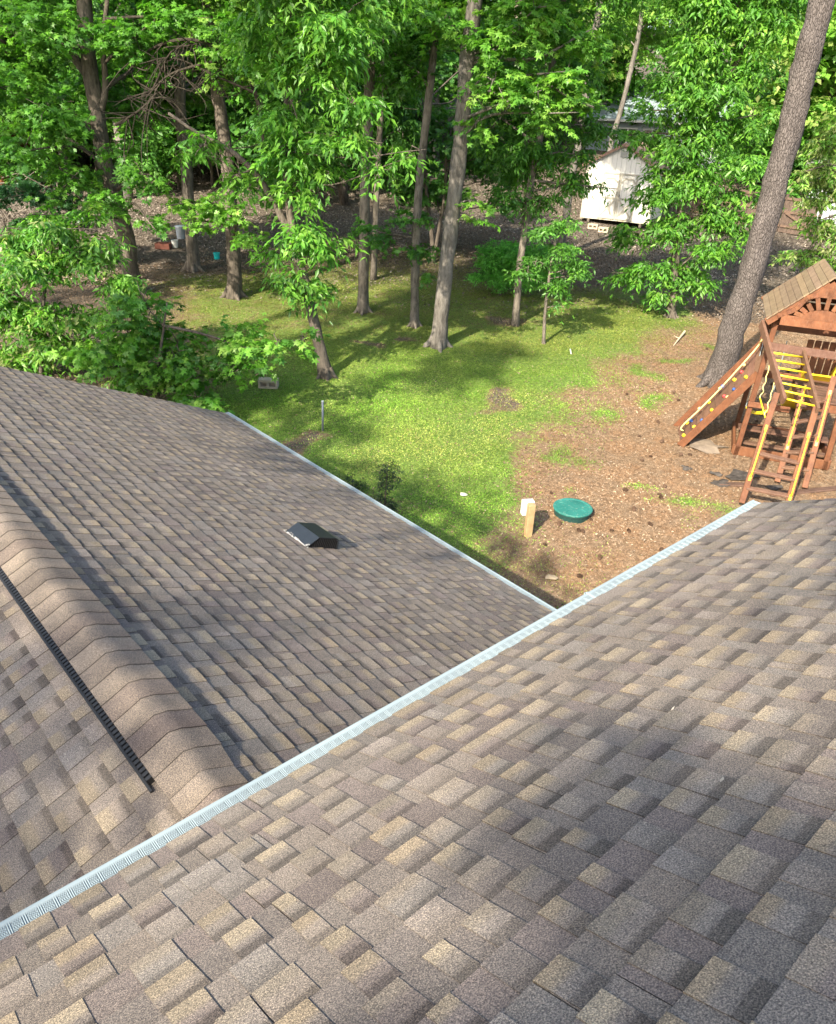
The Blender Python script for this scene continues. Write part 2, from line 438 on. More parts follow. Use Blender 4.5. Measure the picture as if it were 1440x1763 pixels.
scatter_chips('leaf_litter', 'brown fallen leaves and pine straw over the bare soil', 'leaf litter', 430000, (2, 24, 2.5, 24), dens_litter, (.015, .055),
              [(.20, .134, .082), (.24, .166, .104), (.135, .09, .058), (.275, .198, .13), (.21, .147, .095), (.17, .112, .068), (.29, .225, .16)], .5, .25, M_STRAW, .17, 12)
scatter_chips('leaf_litter', 'grey brown fallen leaves covering the floor of the wood behind the lawn', 'leaf litter', 300000, (-8, 42, 10, 48), lambda P: masks(P)[2]*((P[:, 0]+P[:, 1]) > 30), (.04, .11),
              [(.14, .115, .09), (.19, .16, .128), (.10, .08, .062), (.22, .188, .152), (.16, .13, .105), (.25, .215, .178)], .5, .25, M_STRAW, .24, 13)

# ------------------------------------------------------------------ the house we stand on
T1, T2 = R(23.2), R(26.57)
D1, D2 = 1.95, 1.25
N1 = np.array([math.sin(T1), 0, math.cos(T1)]); S1 = np.array([math.cos(T1), 0, -math.sin(T1)])
N2 = np.array([0, math.sin(T2), math.cos(T2)]); S2 = np.array([0, math.cos(T2), -math.sin(T2)])
house = empty('house', (1.0, 2.0, 0.0), 'brown shingled house with white gutters, seen from its own upper roof', 'house')

DARKC = (.062, .058, .062)
def shingle_roof(name, O, U, V, Nn, width, length, expo, seed, parent, label=None, warm=1.0):
    """laminated shingles: O lower left corner of the eave, U along the eave, V up the slope, Nn outward"""
    r = np.random.default_rng(seed)
    O, U, V, Nn = [np.asarray(q, float) for q in (O, U, V, Nn)]
    vs = []; ks = []; cs = []
    def quad(pts, c4):
        n = len(vs); vs.extend(pts); ks.append((n, n+1, n+2, n+3)); cs.extend(c4)
    def wav(u, v): return .0022*math.sin(u*2.1+seed)*math.sin(v*3.3+seed*2)+.0012*math.sin(u*6.7+v*2.9)
    def pt(u, v, h): return O+U*u+V*v+Nn*(h+wav(u, v))
    greys = [(0.170, 0.150, 0.130), (0.190, 0.167, 0.146), (0.151, 0.133, 0.119), (0.181, 0.164, 0.146), (0.200, 0.173, 0.147), (0.160, 0.136, 0.123)]
    tans = [(0.225, 0.189, 0.137), (0.252, 0.207, 0.146), (0.199, 0.173, 0.137), (0.216, 0.186, 0.149), (0.260, 0.221, 0.161)]
    nc = int(math.ceil(length/expo))
    for j in range(nc):
        v0 = j*expo; v1 = min(v0+expo, length); vt = v1+.012 if j < nc-1 else v1
        # base layer pieces with fine joints
        u = -r.uniform(0, .9)
        off = r.normal(0, .0012)
        while u < width:
            L = 1.0; ua, ub = max(0, u+.0012), min(width, u+L-.0012); u += L
            if ub-ua < .01: continue
            g = np.array(greys[r.integers(len(greys))])*r.uniform(.9, 1.1)
            nseg = max(1, int((ub-ua)/.25))
            for q in range(nseg):
                a, b = ua+(ub-ua)*q/nseg, ua+(ub-ua)*(q+1)/nseg
                hb = .008
                quad([pt(a, v0+off, hb), pt(b, v0+off, hb), pt(b, vt, .0008), pt(a, vt, .0008)], [g, g, g*.86, g*.86])
                quad([pt(a, v0+off, -.004), pt(b, v0+off, -.004), pt(b, v0+off, hb), pt(a, v0+off, hb)], [g*.8]*4)
            # teeth on this piece
            t = ua+r.uniform(-.05, .04)
            while t < ub-.03:
                w = r.choice([.07, .082, .095, .108, .12, .14], p=[.12, .2, .24, .22, .14, .08])*r.uniform(.93, 1.07)
                a, b = max(ua, t), min(ub, t+w)
                gap = r.choice([.058, .07, .085, .1, .125])*r.uniform(.9, 1.1); t += w+gap
                if b-a < .03: continue
                base = np.array(greys[r.integers(len(greys))])*r.uniform(.92, 1.12)
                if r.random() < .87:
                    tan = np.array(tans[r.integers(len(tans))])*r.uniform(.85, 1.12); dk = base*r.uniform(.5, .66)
                else:
                    tan = base*1.12; dk = base*.78
                md = base*1.02
                h0, hm = .0115, .0055
                sk = r.normal(0, .0025)
                e1_, e2_ = r.uniform(.22, .36), r.uniform(.60, .74)
                hf = lambda k: .0082-.0074*k+.0030
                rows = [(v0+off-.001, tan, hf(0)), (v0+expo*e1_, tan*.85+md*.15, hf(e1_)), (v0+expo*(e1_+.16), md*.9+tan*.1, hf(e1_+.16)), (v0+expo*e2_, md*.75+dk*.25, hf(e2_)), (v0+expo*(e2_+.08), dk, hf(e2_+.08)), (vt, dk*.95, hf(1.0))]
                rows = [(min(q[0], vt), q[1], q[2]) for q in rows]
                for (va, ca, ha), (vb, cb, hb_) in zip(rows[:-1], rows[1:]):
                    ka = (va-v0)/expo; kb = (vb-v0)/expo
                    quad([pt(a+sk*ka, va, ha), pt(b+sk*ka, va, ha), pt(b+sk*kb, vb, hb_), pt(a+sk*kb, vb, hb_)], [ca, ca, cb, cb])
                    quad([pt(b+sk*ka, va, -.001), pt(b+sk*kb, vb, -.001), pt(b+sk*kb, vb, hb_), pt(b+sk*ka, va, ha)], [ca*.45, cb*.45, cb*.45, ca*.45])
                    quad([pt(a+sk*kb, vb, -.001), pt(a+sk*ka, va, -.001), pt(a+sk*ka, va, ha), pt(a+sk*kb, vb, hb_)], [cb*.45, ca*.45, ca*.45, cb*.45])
                va = rows[0][0]
                quad([pt(a, va, -.003), pt(b, va, -.003), pt(b, va, h0), pt(a, va, h0)], [tan*.6]*4)
    n = len(vs); c0 = (.08, .07, .065)
    # deck under the shingles
    def slab(h0, h1):
        p = [pt(0, 0, h1), pt(width, 0, h1), pt(width, length, h1), pt(0, length, h1)]; q = [x-Nn*(h1-h0) for x in p]
        quad(p, [c0]*4); quad(q[::-1], [c0]*4)
        for i in range(4): quad([q[i], q[(i+1) % 4], p[(i+1) % 4], p[i]], [c0]*4)
    slab(-.05, -.003)
    o = quads_obj(name, np.array(vs), 0, np.array(ks), M_SH, parent=parent, corner=np.array(cs))
    if label: o['label'] = label
    return o

# upper roof: eave runs along +X, slope climbs towards -Y
P_UP = CAM - N2*D2                                    # foot of the perpendicular on the roof plane
EAVE2 = 2.68
ox, wx = -7.0, 11.83
O2 = P_UP+S2*EAVE2; O2 = np.array([0, O2[1], O2[2]])
main_roof = shingle_roof('roof', O2+np.array([ox, 0, 0]), (1, 0, 0), -S2, N2, wx, 5.6, .135, 3, house, 'near roof slope with large tan and charcoal shingles')
# lower wing: ridge along Y, slopes to +X and -X
P_LO = CAM - N1*D1
RX = .92; RZ = CAM[2]-(D1+N1[0]*RX)/N1[2]
SR = (np.array([RX, 0, RZ])-CAM) @ S1
EAVE1 = 6.33; WY0, WY1 = 1.55, 9.8
Oe = P_LO+S1*EAVE1
wing = shingle_roof('roof', (Oe[0], WY0, Oe[2]), (0, 1, 0), -S1, N1, WY1-WY0, EAVE1-SR, .137, 8, house, 'wing roof slope falling to the lawn')
S1L = np.array([-S1[0], 0, S1[2]]); N1L = np.array([-N1[0], 0, N1[2]])
LLEN = 3.7
Ol = np.array([RX, 0, RZ])+S1L*LLEN
shingle_roof('roof', (Ol[0], WY1, Ol[2]), (0, -1, 0), -S1L, N1L, WY1-WY0, LLEN, .137, 21, house, 'far side of the wing roof beyond the ridge vent')

# ridge vent and ridge caps
def ridge():
    b = MB(); yv0 = 2.33
    hw = .142
    for sg, Sx, Nx in ((1, S1, N1), (-1, S1L, N1L)):
        for i in range(int((WY1-yv0-.05)/.028) if sg < 0 else 0):                      # baffle teeth
            y = yv0+.05+i*.028
            p = np.array([RX, y, RZ])+Sx*(hw+.022)+Nx*.021
            b.box(p, (0, .009, 0), Sx*.014, Nx*.020)
        b.box(np.array([RX, (WY1+yv0)/2+.03, RZ])+Sx*(hw+(.012 if sg > 0 else -.01))+Nx*.016, (0, (WY1-yv0)/2-.03, 0), Sx*.008, Nx*.018)  # right strip set out past the cap to stand for the gap's shade
        if sg < 0: b.box(np.array([RX, (WY1+yv0)/2, RZ])+Sx*(hw+.046)+Nx*.016, (0, (WY1-yv0)/2, 0), Sx*.006, Nx*.005)
    b.build('ridge_vent', M_BLACK, wing)
    r = np.random.default_rng(4); vs = []; ks = []; cs = []
    y = 1.995; k = 0; n = 12
    while y < WY1:
        vent = y > 2.25
        e = .135 if vent else .12
        c = np.array([(.158, .136, .116), (.14, .118, .102), (.176, .152, .127), (.128, .107, .096), (.152, .131, .111)][r.integers(5)])*r.uniform(.95, 1.12)
        lift = .043 if vent else .012
        wdt = .150 if vent else .15
        base = len(vs)
        for a, hh in ((y-.0015, .008), (y+e+.03, .002)):
            for i in range(n+1):
                q = -1+2*i/n; Sx, Nx = (S1, N1) if q > 0 else (S1L, N1L)
                d_ = abs(q)*wdt
                k_ = min(1, max(0, (a-2.24)/.16)); k_ = k_*k_*(3-2*k_)
                p = np.array([RX, a, RZ])+Sx*d_+Nx*(.012+.031*k_+hh+(.010 if .14 < k_ < .3 and hh > .005 else 0))
                p = p+np.array([0, 0, .006])*max(0, 1-abs(q)*1.6)           # folded crown
                vs.append(p)
        for i in range(n):
            q = -1+2*(i+.5)/n
            f = 1.0
            ks.append((base+i, base+i+1, base+n+1+i+1, base+n+1+i)); cs.extend([c*f]*4)
        b2 = len(vs)
        for i in range(n+1): vs.append(vs[base+i]-np.array([0, 0, .014]))
        for i in range(n):
            ks.append((b2+i, b2+i+1, base+i+1, base+i)); cs.extend([c*.3]*4)
        y += e
    quads_obj('ridge_cap', np.array(vs), 0, np.array(ks), M_SH, parent=wing, corner=np.array(cs))
ridge()

def roof_vent():
    prof = [(4.235, .0), (4.335, .098), (4.525, .104), (4.55, .098), (4.566, .08), (4.575, .05), (4.585, .0)]
    y0, y1 = 4.775, 5.085
    b = MB(); L = lambda s, h, y: P_LO*np.array([1, 0, 1])+S1*s+N1*(h+.008)+np.array([0, y, 0])
    m = len(prof); th = .007
    for (s, h) in prof:
        b.v += [tuple(L(s, h, y0-.012)), tuple(L(s, h, y1+.012))]
    for i in range(m-1): b.f.append((2*i, 2*i+2, 2*i+3, 2*i+1)); b.c.append(None)
    n = len(b.v)
    for (s, h) in prof:
        ss = 4.41+(s-4.41)*.95; b.v += [tuple(L(ss, h*.93, y0-.012)), tuple(L(ss, h*.93, y1+.012))]
    for i in range(m-1): b.f.append((n+2*i, n+2*i+1, n+2*i+3, n+2*i+2)); b.c.append(None)
    for i in range(m-1):
        b.f.append((2*i+2, 2*i, n+2*i, n+2*i+2)); b.f.append((2*i+1, 2*i+3, n+2*i+3, n+2*i+1)); b.c += [None, None]
    v = b.build('roof_vent', M_VENT, wing); v['label'] = 'low dark metal exhaust vent hood on the roof'
    for yy in (y0, y1):
        g = MB()
        for i in range(15):
            s = 4.275+i*.0205; hmax = np.interp(s, [q[0] for q in prof], [q[1] for q in prof])*.92
            g.box(L(s, hmax/2, yy), S1*.0035, (0, .008, 0), N1*hmax/2)
        g.build('louvre', M_BLACK, wing)
    ins = [(s, h*.86) for s, h in prof]
    for yy in (y0+.02, y1-.02):
        k = MB(); k.add([L(4.41+(s-4.41)*.93, h, yy) for s, h in ins], [tuple(range(len(ins)))])
        k.build('vent_screen', M_BLACK, wing)
    # caulk smear along the uphill edge
    c = MB(); r = np.random.default_rng(2)
    for i in range(46):
        y = r.uniform(y0-.03, y1+.03); s = 4.228+abs(r.normal(0, .011)); rr = r.uniform(.004, .012)
        p = L(s-.004, .004+max(0, (s-4.235))*1.0, y)
        pts = [p+S1*rr*math.cos(a)*.7+np.array([0, 1, 0])*rr*1.7*math.sin(a) for a in np.linspace(0, 2*math.pi, 7)[:-1]]
        c.add(pts+[p+N1*.006], [(j, (j+1) % 6, 6) for j in range(6)])
    c.build('caulk', plain('white caulk', (.36, .35, .33), .6, .3), wing)
roof_vent()

# gutters
def gutter(O, U, Wd, Nn, length, w, seamlist, label=None):
    """O start of shingle edge, U along, Wd outwards (horizontal)"""
    O, U, Wd = [np.asarray(q, float) for q in (O, U, Wd)]; Z = np.array([0, 0, 1.0])
    sec = [(-.01, -.012), (-.01, -.125), (w*.55, -.125), (w*.78, -.085), (w+.004, -.058), (w+.008, -.03), (w+.008, -.012), (w-.005, -.010), (w-.005, -.022), (w-.002, -.03), (w-.002, -.055), (w*.76, -.08), (w*.5, -.118), (0, -.118), (0, -.012)]
    b = MB(); n = len(sec)
    for u in (0, length):
        b.v += [tuple(O+U*u+Wd*a+Z*h) for a, h in sec]
    for i in range(n):
        j = (i+1) % n; b.f.append((i, j, n+j, n+i)); b.c.append(None)
    for u in (0.0, length):                                         # end caps
        k = len(b.v); idx = [0, 1, 2, 3, 4, 5, 6]
        b.v += [tuple(O+U*(u+(-.002 if u == 0 else .002))+Wd*sec[i][0]+Z*sec[i][1]) for i in idx]
        b.f.append(tuple(range(k, k+7))); b.c.append(None)
    g = b.build('gutter', M_WHITE, house)
    if label: g['label'] = label
    # stamped guard: chevron embossing made as real relief
    du = .0017; u0 = max(0, length-6.0) if length > 9 else 0.0
    if length < 9: du = .0034
    nu = int((length-u0)/du); nvv = 15
    uu = u0+np.arange(nu+1)*du; vv = np.linspace(0, 1, nvv)
    Ug, Vg = np.meshgrid(uu, vv, indexing='ij')
    blk = np.mod(Ug, .047)/.047
    tri = (.5-np.abs(np.clip((Vg-.02)/.76, 0, 1)-.5))*.030
    ph = np.where(blk < .42, Ug, Ug+tri)
    rel = .0015*np.sin(ph*2*math.pi/.0067)
    rel *= np.clip((.80-Vg)/.05, 0, 1)*np.clip(Vg/.04, 0, 1)
    Hh = -.003*Vg - .001 + rel
    Hh += np.where(Vg > .82, .003, 0) + .0015*np.sin(Ug*3.1)*np.sin(Ug*1.3+.5)
    V = O + Ug[..., None]*U + (Vg*(w+.001)-.004)[..., None]*Wd + Hh[..., None]*Z
    i = np.arange(nu)[:, None]*nvv+np.arange(nvv-1)[None]
    k = np.stack([i, i+nvv, i+nvv+1, i+1], -1).reshape(-1, 4)
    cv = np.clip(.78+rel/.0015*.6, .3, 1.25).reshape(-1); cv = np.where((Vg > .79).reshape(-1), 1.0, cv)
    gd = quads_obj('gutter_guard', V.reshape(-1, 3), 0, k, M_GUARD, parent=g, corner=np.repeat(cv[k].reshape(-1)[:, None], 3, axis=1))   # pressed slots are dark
    sm = MB()
    for s in seamlist:
        sm.box(O+U*s+Wd*w*.5+Z*.0015, U*.006, Wd*w*.5, Z*.003)
        sm.box(O+U*s+Wd*(w+.009)-Z*.03, U*.006, Wd*.0025, Z*.025)
    if seamlist: sm.build('seam', M_WHITE, g)
    for s in (np.arange(6.4, length, .62) if length > 9 else []):
        sc_ = MB(); sc_.tube([O+U*s+Wd*w*.86-Z*.004, O+U*s+Wd*w*.86+Z*.001], .004, 8)
        sc_.build('screw', M_GUARD, g)
    return g
gutter(O2+np.array([ox, .002, .0]), (1, 0, 0), (0, 1, 0), N2, wx-.005, .072, [7.0+3.02], 'long white gutter with an embossed guard along the near eave')
gutter((Oe[0]-.012, WY0+.3, Oe[2]), (0, 1, 0), (1, 0, 0), N1, WY1-WY0-.3, .095, [], 'white gutter along the wing eave above the lawn')

# walls, fascia and rake trim
w = MB()
w.abox(-7, 4.55, 1.28, 1.5, -.6, O2[2]-.1)
w.abox(4.35, 4.55, -4, 1.28, -.6, O2[2]-.1)
w.abox(Oe[0]-.5, Oe[0]-.3, 1.5, WY1-.25, -.6, Oe[2]-.02)
w.abox(-3.2, Oe[0]-.5, WY1-.45, WY1-.25, -.3, Oe[2]-.02)
w.abox(-3.2, -3.0, 1.5, WY1-.45, -.6, Oe[2]-.02)
w.build('wall', M_SIDING, house)
f = MB()
f.abox(-7, 4.82, O2[1]-.045, O2[1]-.025, O2[2]-.2, O2[2]-.03)
f.abox(Oe[0]-.05, Oe[0]-.027, WY0, WY1-.04, Oe[2]-.2, Oe[2]-.03)
for q0, q1, nn in ((np.array([RX, WY1-.02, RZ]), np.array([Oe[0], WY1-.02, Oe[2]]), N1), (np.array([RX, WY1-.02, RZ]), np.array([Ol[0], WY1-.02, Ol[2]]), N1L)):
    f.beam(q0-nn*.14, q1-nn*.14, .025, .16, nn)
f.beam(O2+np.array([4.81, 0, 0])-N2*.14, O2-S2*5.6+np.array([4.81, 0, 0])-N2*.14, .025, .16, N2)
f.build('fascia', M_WHITE, house)
#@@PART2
# ------------------------------------------------------------------ foliage
def star_leaf():
    tips = [(90, 1.0), (28, .95), (152, .95), (-28, .68), (208, .68)]
    order = [(-28, .68), (28, .95), (90, 1.0), (152, .95), (208, .68)]
    c = np.array([0, .38, 0.])
    tp = [c+np.array([math.cos(R(a))*r*.60, math.sin(R(a))*r*.60, -.10*r]) for a, r in order]
    nt = [np.array([.12, .02, 0])]+[c+np.array([math.cos(R(a))*.26, math.sin(R(a))*.26, .02]) for a in (0, 59, 121, 180)]+[np.array([-.12, .02, 0])]
    V = [c]+tp+nt
    F = [(0, 6+i, 1+i, 7+i) for i in range(5)]
    return np.array(V), np.array(F)
def slim_leaf():
    V = np.array([(0, 0, 0), (.17, .4, .05), (0, 1, -.18), (-.17, .4, .05), (0, .45, -.03)])
    return V, np.array([(0, 1, 2, 4), (0, 4, 2, 3)])
def blade_leaf():
    V = np.array([(0, 0, 0), (.32, .5, .06), (0, 1, -.12), (-.32, .5, .06)])
    return V, np.array([(0, 1, 2, 3)])
KIND = {'star': star_leaf(), 'slim': slim_leaf(), 'blade': blade_leaf()}
GREENS = [(0.088, 0.235, 0.029), (0.109, 0.275, 0.032), (0.073, 0.200, 0.032), (0.135, 0.304, 0.038), (0.094, 0.229, 0.044)]
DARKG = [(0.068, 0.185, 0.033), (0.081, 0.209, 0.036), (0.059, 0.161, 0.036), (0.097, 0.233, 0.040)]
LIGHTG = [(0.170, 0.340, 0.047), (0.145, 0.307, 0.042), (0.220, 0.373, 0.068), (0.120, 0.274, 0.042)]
PALEG = [(.24, .29, .10), (.2, .27, .07), (.15, .22, .05), (.30, .32, .15)]

LAYER_K = 2.1
def leaf_cloud(blobs, kind, L, layers, cols, seed, flat=.62, droop=.5):
    """blobs: (x,y,z,r). sprays of leaves, each spray a nearly flat fan along a drooping twig"""
    r = np.random.default_rng(seed); tv, tf = KIND[kind]
    area = {'star': .5, 'slim': .24, 'blade': .32}[kind]
    Os, Ns, As, Ts, Ls = [], [], [], [], []
    cols = np.array(cols)
    for (x, y, z, br) in blobs:
        br = br*1.15; n = int(LAYER_K*layers*math.pi*br*br/(area*L*L)); per = 11
        ns = max(2, n//per)
        q = r.normal(0, 1, (ns, 3)); q /= np.linalg.norm(q, axis=1)[:, None]
        q *= (r.random(ns)**.42)[:, None]
        # clumpy: pull the sprays towards a few sub-centres
        k = max(2, int(br*7)); sub = r.normal(0, .55, (k, 3)); idx = r.integers(0, k, ns)
        q = .58*q+.52*sub[idx]
        c = np.array([x, y, z])+q*br*np.array([1, 1, flat])
        d = q.copy(); d[:, 2] = d[:, 2]*.3-.12; d += r.normal(0, .45, (ns, 3))*np.array([1, 1, .35]); d /= np.linalg.norm(d, axis=1)[:, None]
        tl = L*r.uniform(2.0, 3.6, ns)
        shade = r.uniform(.75, 1.3, ns); ci = r.integers(0, len(cols), ns)
        t = r.random((ns, per))
        side = np.cross(d, np.array([0, 0, 1.0])); side /= np.linalg.norm(side, axis=1)[:, None]+1e-9
        sgn = r.choice([-1, 1], (ns, per))
        o = c[:, None]+d[:, None]*(t*tl[:, None])[..., None]+side[:, None]*(sgn*r.uniform(.0, .35, (ns, per))*L)[..., None]
        o[..., 2] -= (t**2)*tl[:, None]*.35*droop
        ax = d[:, None]*.7+side[:, None]*(sgn*.9)[..., None]+r.normal(0, .35, (ns, per, 3)); ax[..., 2] -= droop
        nv = np.array([0, 0, .9])+d[:, None]*.45+r.normal(0, .42, (ns, per, 3))
        Os.append(o.reshape(-1, 3)); Ns.append(nv.reshape(-1, 3)); As.append(ax.reshape(-1, 3))
        cc = cols[ci][:, None]*(shade[:, None]*r.uniform(.8, 1.2, (ns, per)))[..., None]
        Ts.append(cc.reshape(-1, 3)); Ls.append((L*r.uniform(.45, 1.35, ns*per)))
    O = np.concatenate(Os); b, a, nn = frames(np.concatenate(Ns), np.concatenate(As)); T = np.concatenate(Ts); LL = np.concatenate(Ls)[:, None, None]
    V = O[:, None]+LL*(tv[None, :, 0:1]*b[:, None]+tv[None, :, 1:2]*a[:, None]+tv[None, :, 2:3]*nn[:, None])
    m = len(tv); K = (np.arange(len(O))*m)[:, None, None]+tf[None]
    return V.reshape(-1, 3), K.reshape(-1, 4), T, len(tf)

def spline(pts, k=4):
    pts = np.asarray(pts, float); n = len(pts)
    if n < 3: return np.array([pts[0]+(pts[-1]-pts[0])*t for t in np.linspace(0, 1, k+1)])
    P = np.vstack([2*pts[0]-pts[1], pts, 2*pts[-1]-pts[-2]]); out = []
    for i in range(n-1):
        a, b, c, d = P[i:i+4]
        for t in np.arange(k)/k:
            out.append(.5*((2*b)+(c-a)*t+(2*a-5*b+4*c-d)*t*t+(3*b-a-3*c+d)*t**3))
    out.append(pts[-1]); return np.array(out)

TREES = []
def tree(name, label, base, path, r0, r1, bark, blobs, kind='star', L=.15, layers=2.6, cols=GREENS, seed=1, stems=(), limbs=True, tip=None,
         cat='tree', group=None, droop=.5, flat=.62, flare=1.35, smooth_n=12, mat=None, basepoint=None, twigs=6):
    B = ground(*base) if basepoint is None else np.asarray(basepoint, float)
    rt = empty(name, B-np.array([0, 0, .05]), label, cat, group)
    r = np.random.default_rng(seed+900)
    W = [B-np.array([0, 0, .12])]+[on_plane(p[0], p[1], B, p[2] if len(p) > 2 else 0) for p in path]
    P = spline(W, 5); h = np.concatenate([[0], np.cumsum(np.linalg.norm(np.diff(P, axis=0), axis=1))])
    rad = r0+(r1-r0)*(h/h[-1]); rad = rad*(1+(flare-1)*np.exp(-h/(r0*(2.0 if bark is not M_PINE else 4.0))))
    P[1:] += r.normal(0, r0*.05, P[1:].shape)*np.array([1, 1, 0])
    m = MB(); m.tube(P, rad*(1+.03*np.sin(h*5.1)+.025*np.sin(h*11.3+1)), smooth_n, wob=.05)
    if flare > 1.2 and .1 < r0 < .35:                                    # root flare
        for i in range(5):
            a = r.uniform(0, .8)+i*2*math.pi/5; d = np.array([math.cos(a), math.sin(a), 0])
            e = B+d*r0*2.3; e[2] = float(gz(e[0], e[1]))-.05
            m.tube(spline([B+np.array([0, 0, r0*1.5])+d*r0*.55, B+d*r0*1.3+np.array([0, 0, r0*.35]), e], 3), [r0*.5, r0*.46, r0*.42, r0*.36, r0*.3, r0*.22, r0*.12], 7)
    allp = [P]
    for (spath, sr0, sr1) in stems:
        SP = spline([on_plane(p[0], p[1], B, p[2] if len(p) > 2 else 0) for p in spath], 5)
        m.tube(SP, np.linspace(sr0, sr1, len(SP)), 9, wob=.03); allp.append(SP)
    bl = []
    allp = np.vstack(allp)
    for bb in blobs:
        c = on_plane(bb[0], bb[1], B, bb[3] if len(bb) > 3 else 0.0); bl.append((*c, bb[2]))
        if limbs:
            q = allp[np.argmin(np.linalg.norm(allp-c+np.array([0, 0, bb[2]*.9]), axis=1))]
            dd = np.linalg.norm(c-q)
            if .3 < dd < 5.5:
                mid = (q+c)/2+r.normal(0, .08*dd, 3)+np.array([0, 0, .05*dd])
                LP = spline([q, mid, c, c+(c-mid)*.5], 4); rr = min(r1*.7, .018+.012*dd)
                m.tube(LP, np.linspace(rr, .006, len(LP)), 6)
                for _ in range(twigs):
                    i = r.integers(4, len(LP)-1); e = LP[i]+r.normal(0, .42, 3)*bb[2]
                    m.tube(np.array([LP[i], (LP[i]+e)/2+r.normal(0, .06, 3), e]), [.012, .008, .003], 4)
    m.build('trunk', bark, rt, smooth=True)
    if bl:
        V, K, T, rep = leaf_cloud(bl, kind, L, layers, cols, seed, flat, droop)
        quads_obj('crown', V, 0, K, mat or M_LEAF, T, parent=rt, tint_rep=rep)
    return rt

def fill(x0, x1, y0, y1, n, r0, r1, o0, o1, seed):
    q = random.Random(seed); return [(q.uniform(x0, x1), q.uniform(y0, y1), q.uniform(r0, r1), q.uniform(o0, o1)) for _ in range(n)]
# left edge sweetgum
tree('sweetgum_tree', 'thick sweetgum trunk with a limb reaching left, at the left of the wood', (228, 505),
     [(218, 410), (196, 330), (180, 270), (165, 180), (152, 90), (142, -60), (130, -330)], .22, .15, M_BARK2,
     [(60, 60, 1.0, -1), (0, 150, .9, -1), (90, 190, .8, -1.5), (40, 260, .8, -1.5), (120, 300, .6, -1.5), (235, 60, .8, -.8), (320, 30, .8, -.5),
      (20, -10, 1.0), (200, -70, 1.2), (60, -130, 1.5), (310, -110, 1.2), (180, -260, 1.7), (0, -320, 1.8), (180, 345, .5, -1.5), (90, 370, .5, -2), (250, 300, .45, -1.5), (255, 380, .3, -2), (200, 250, .4, -1), (-60, 60, 1.0), (-80, 220, 1.0)]+fill(0, 260, -80, 240, 12, .6, .9, 0, 4, 6),
     'star', 0.141, 2.4, GREENS, 21, stems=[([(167, 150), (110, 80), (60, 62), (-20, 45)], .12, .05), ([(172, 200), (182, 150), (178, 80), (185, 0)], .09, .05)])
tree('maple_sapling', 'bushy young maple with star leaves reaching over the far wing roof edge', (270, 705),
     [(272, 640), (280, 580), (288, 520)], .05, .012, M_BARK2,
     [(300, 600, .62), (215, 565, .55), (380, 590, .5), (330, 655, .5), (250, 520, .5), (250, 645, .5), (432, 602, .26, -.4), (480, 598, .24, -.5), (522, 580, .17, -.5), (352, 685, .2, -.5), (165, 620, .5), (400, 640, .3, -.3), (450, 630, .16, -.5)],
     'star', 0.132, 2.8, GREENS+LIGHTG, 22, stems=[([(280, 560), (350, 575), (440, 600), (525, 582)], .03, .01)])
tree('hickory_sapling', 'low hickory sapling with narrow pale-tipped leaves at the left edge behind the roof', (70, 650),
     [(72, 560), (80, 480), (95, 400)], .05, .02, M_BARK2,
     [(60, 450, .62), (140, 435, .5), (30, 540, .62), (120, 540, .55), (185, 490, .42), (90, 600, .5), (20, 610, .5), (195, 590, .35, -.4), (165, 395, .35), (95, 390, .4), (-30, 480, .7), (20, 400, .45), (215, 640, .35, -.4)],
     'slim', 0.141, 3.0, GREENS+LIGHTG+PALEG[:1], 23, droop=.9)
tree('dogwood_sapling', 'blue-green leafy sapling low in front of the brush pile', (150, 470),
     [(140, 400), (120, 360)], .05, .02, M_BARK2, [(110, 340, .5), (70, 370, .45), (150, 320, .4), (40, 330, .4)]+fill(-20, 250, 290, 405, 10, .25, .45, -.8, 1.5, 9), 'star', 0.114, 2.6, [(.04, .12, .045), (.05, .14, .05)], 24)
tree('oak_tree', 'straight dark trunk right of the teal bucket with a bright leafy spray in front', (403, 512),
     [(402, 430), (396, 330), (388, 250), (376, 170), (362, 60), (350, -160)], .19, .13, M_BARK2,
     [(365, 350, .42, -1.8), (415, 372, .42, -1.8), (305, 352, .36, -1.8), (430, 405, .32, -1.8), (335, 380, .22, -1.8), (380, 100, .8, -1), (440, 60, .8, -.6), (365, -20, 1.0), (420, -130, 1.4), (330, -260, 1.7)],
     'star', 0.132, 2.5, LIGHTG+GREENS[:2], 25)
tree('oak_tree', 'mossy brown trunk standing beside the grey bucket', (333, 465),
     [(330, 400), (322, 300), (314, 220), (308, 100), (300, -120)], .18, .13, M_BARK,
     [(300, 160, .8, 1), (270, 90, 1.0, 1), (250, -90, 1.4, 1), (340, 250, .35, -.8)]+fill(180, 440, -60, 170, 13, .6, 1.0, .5, 4, 1), 'star', 0.132, 2.2, GREENS, 26)
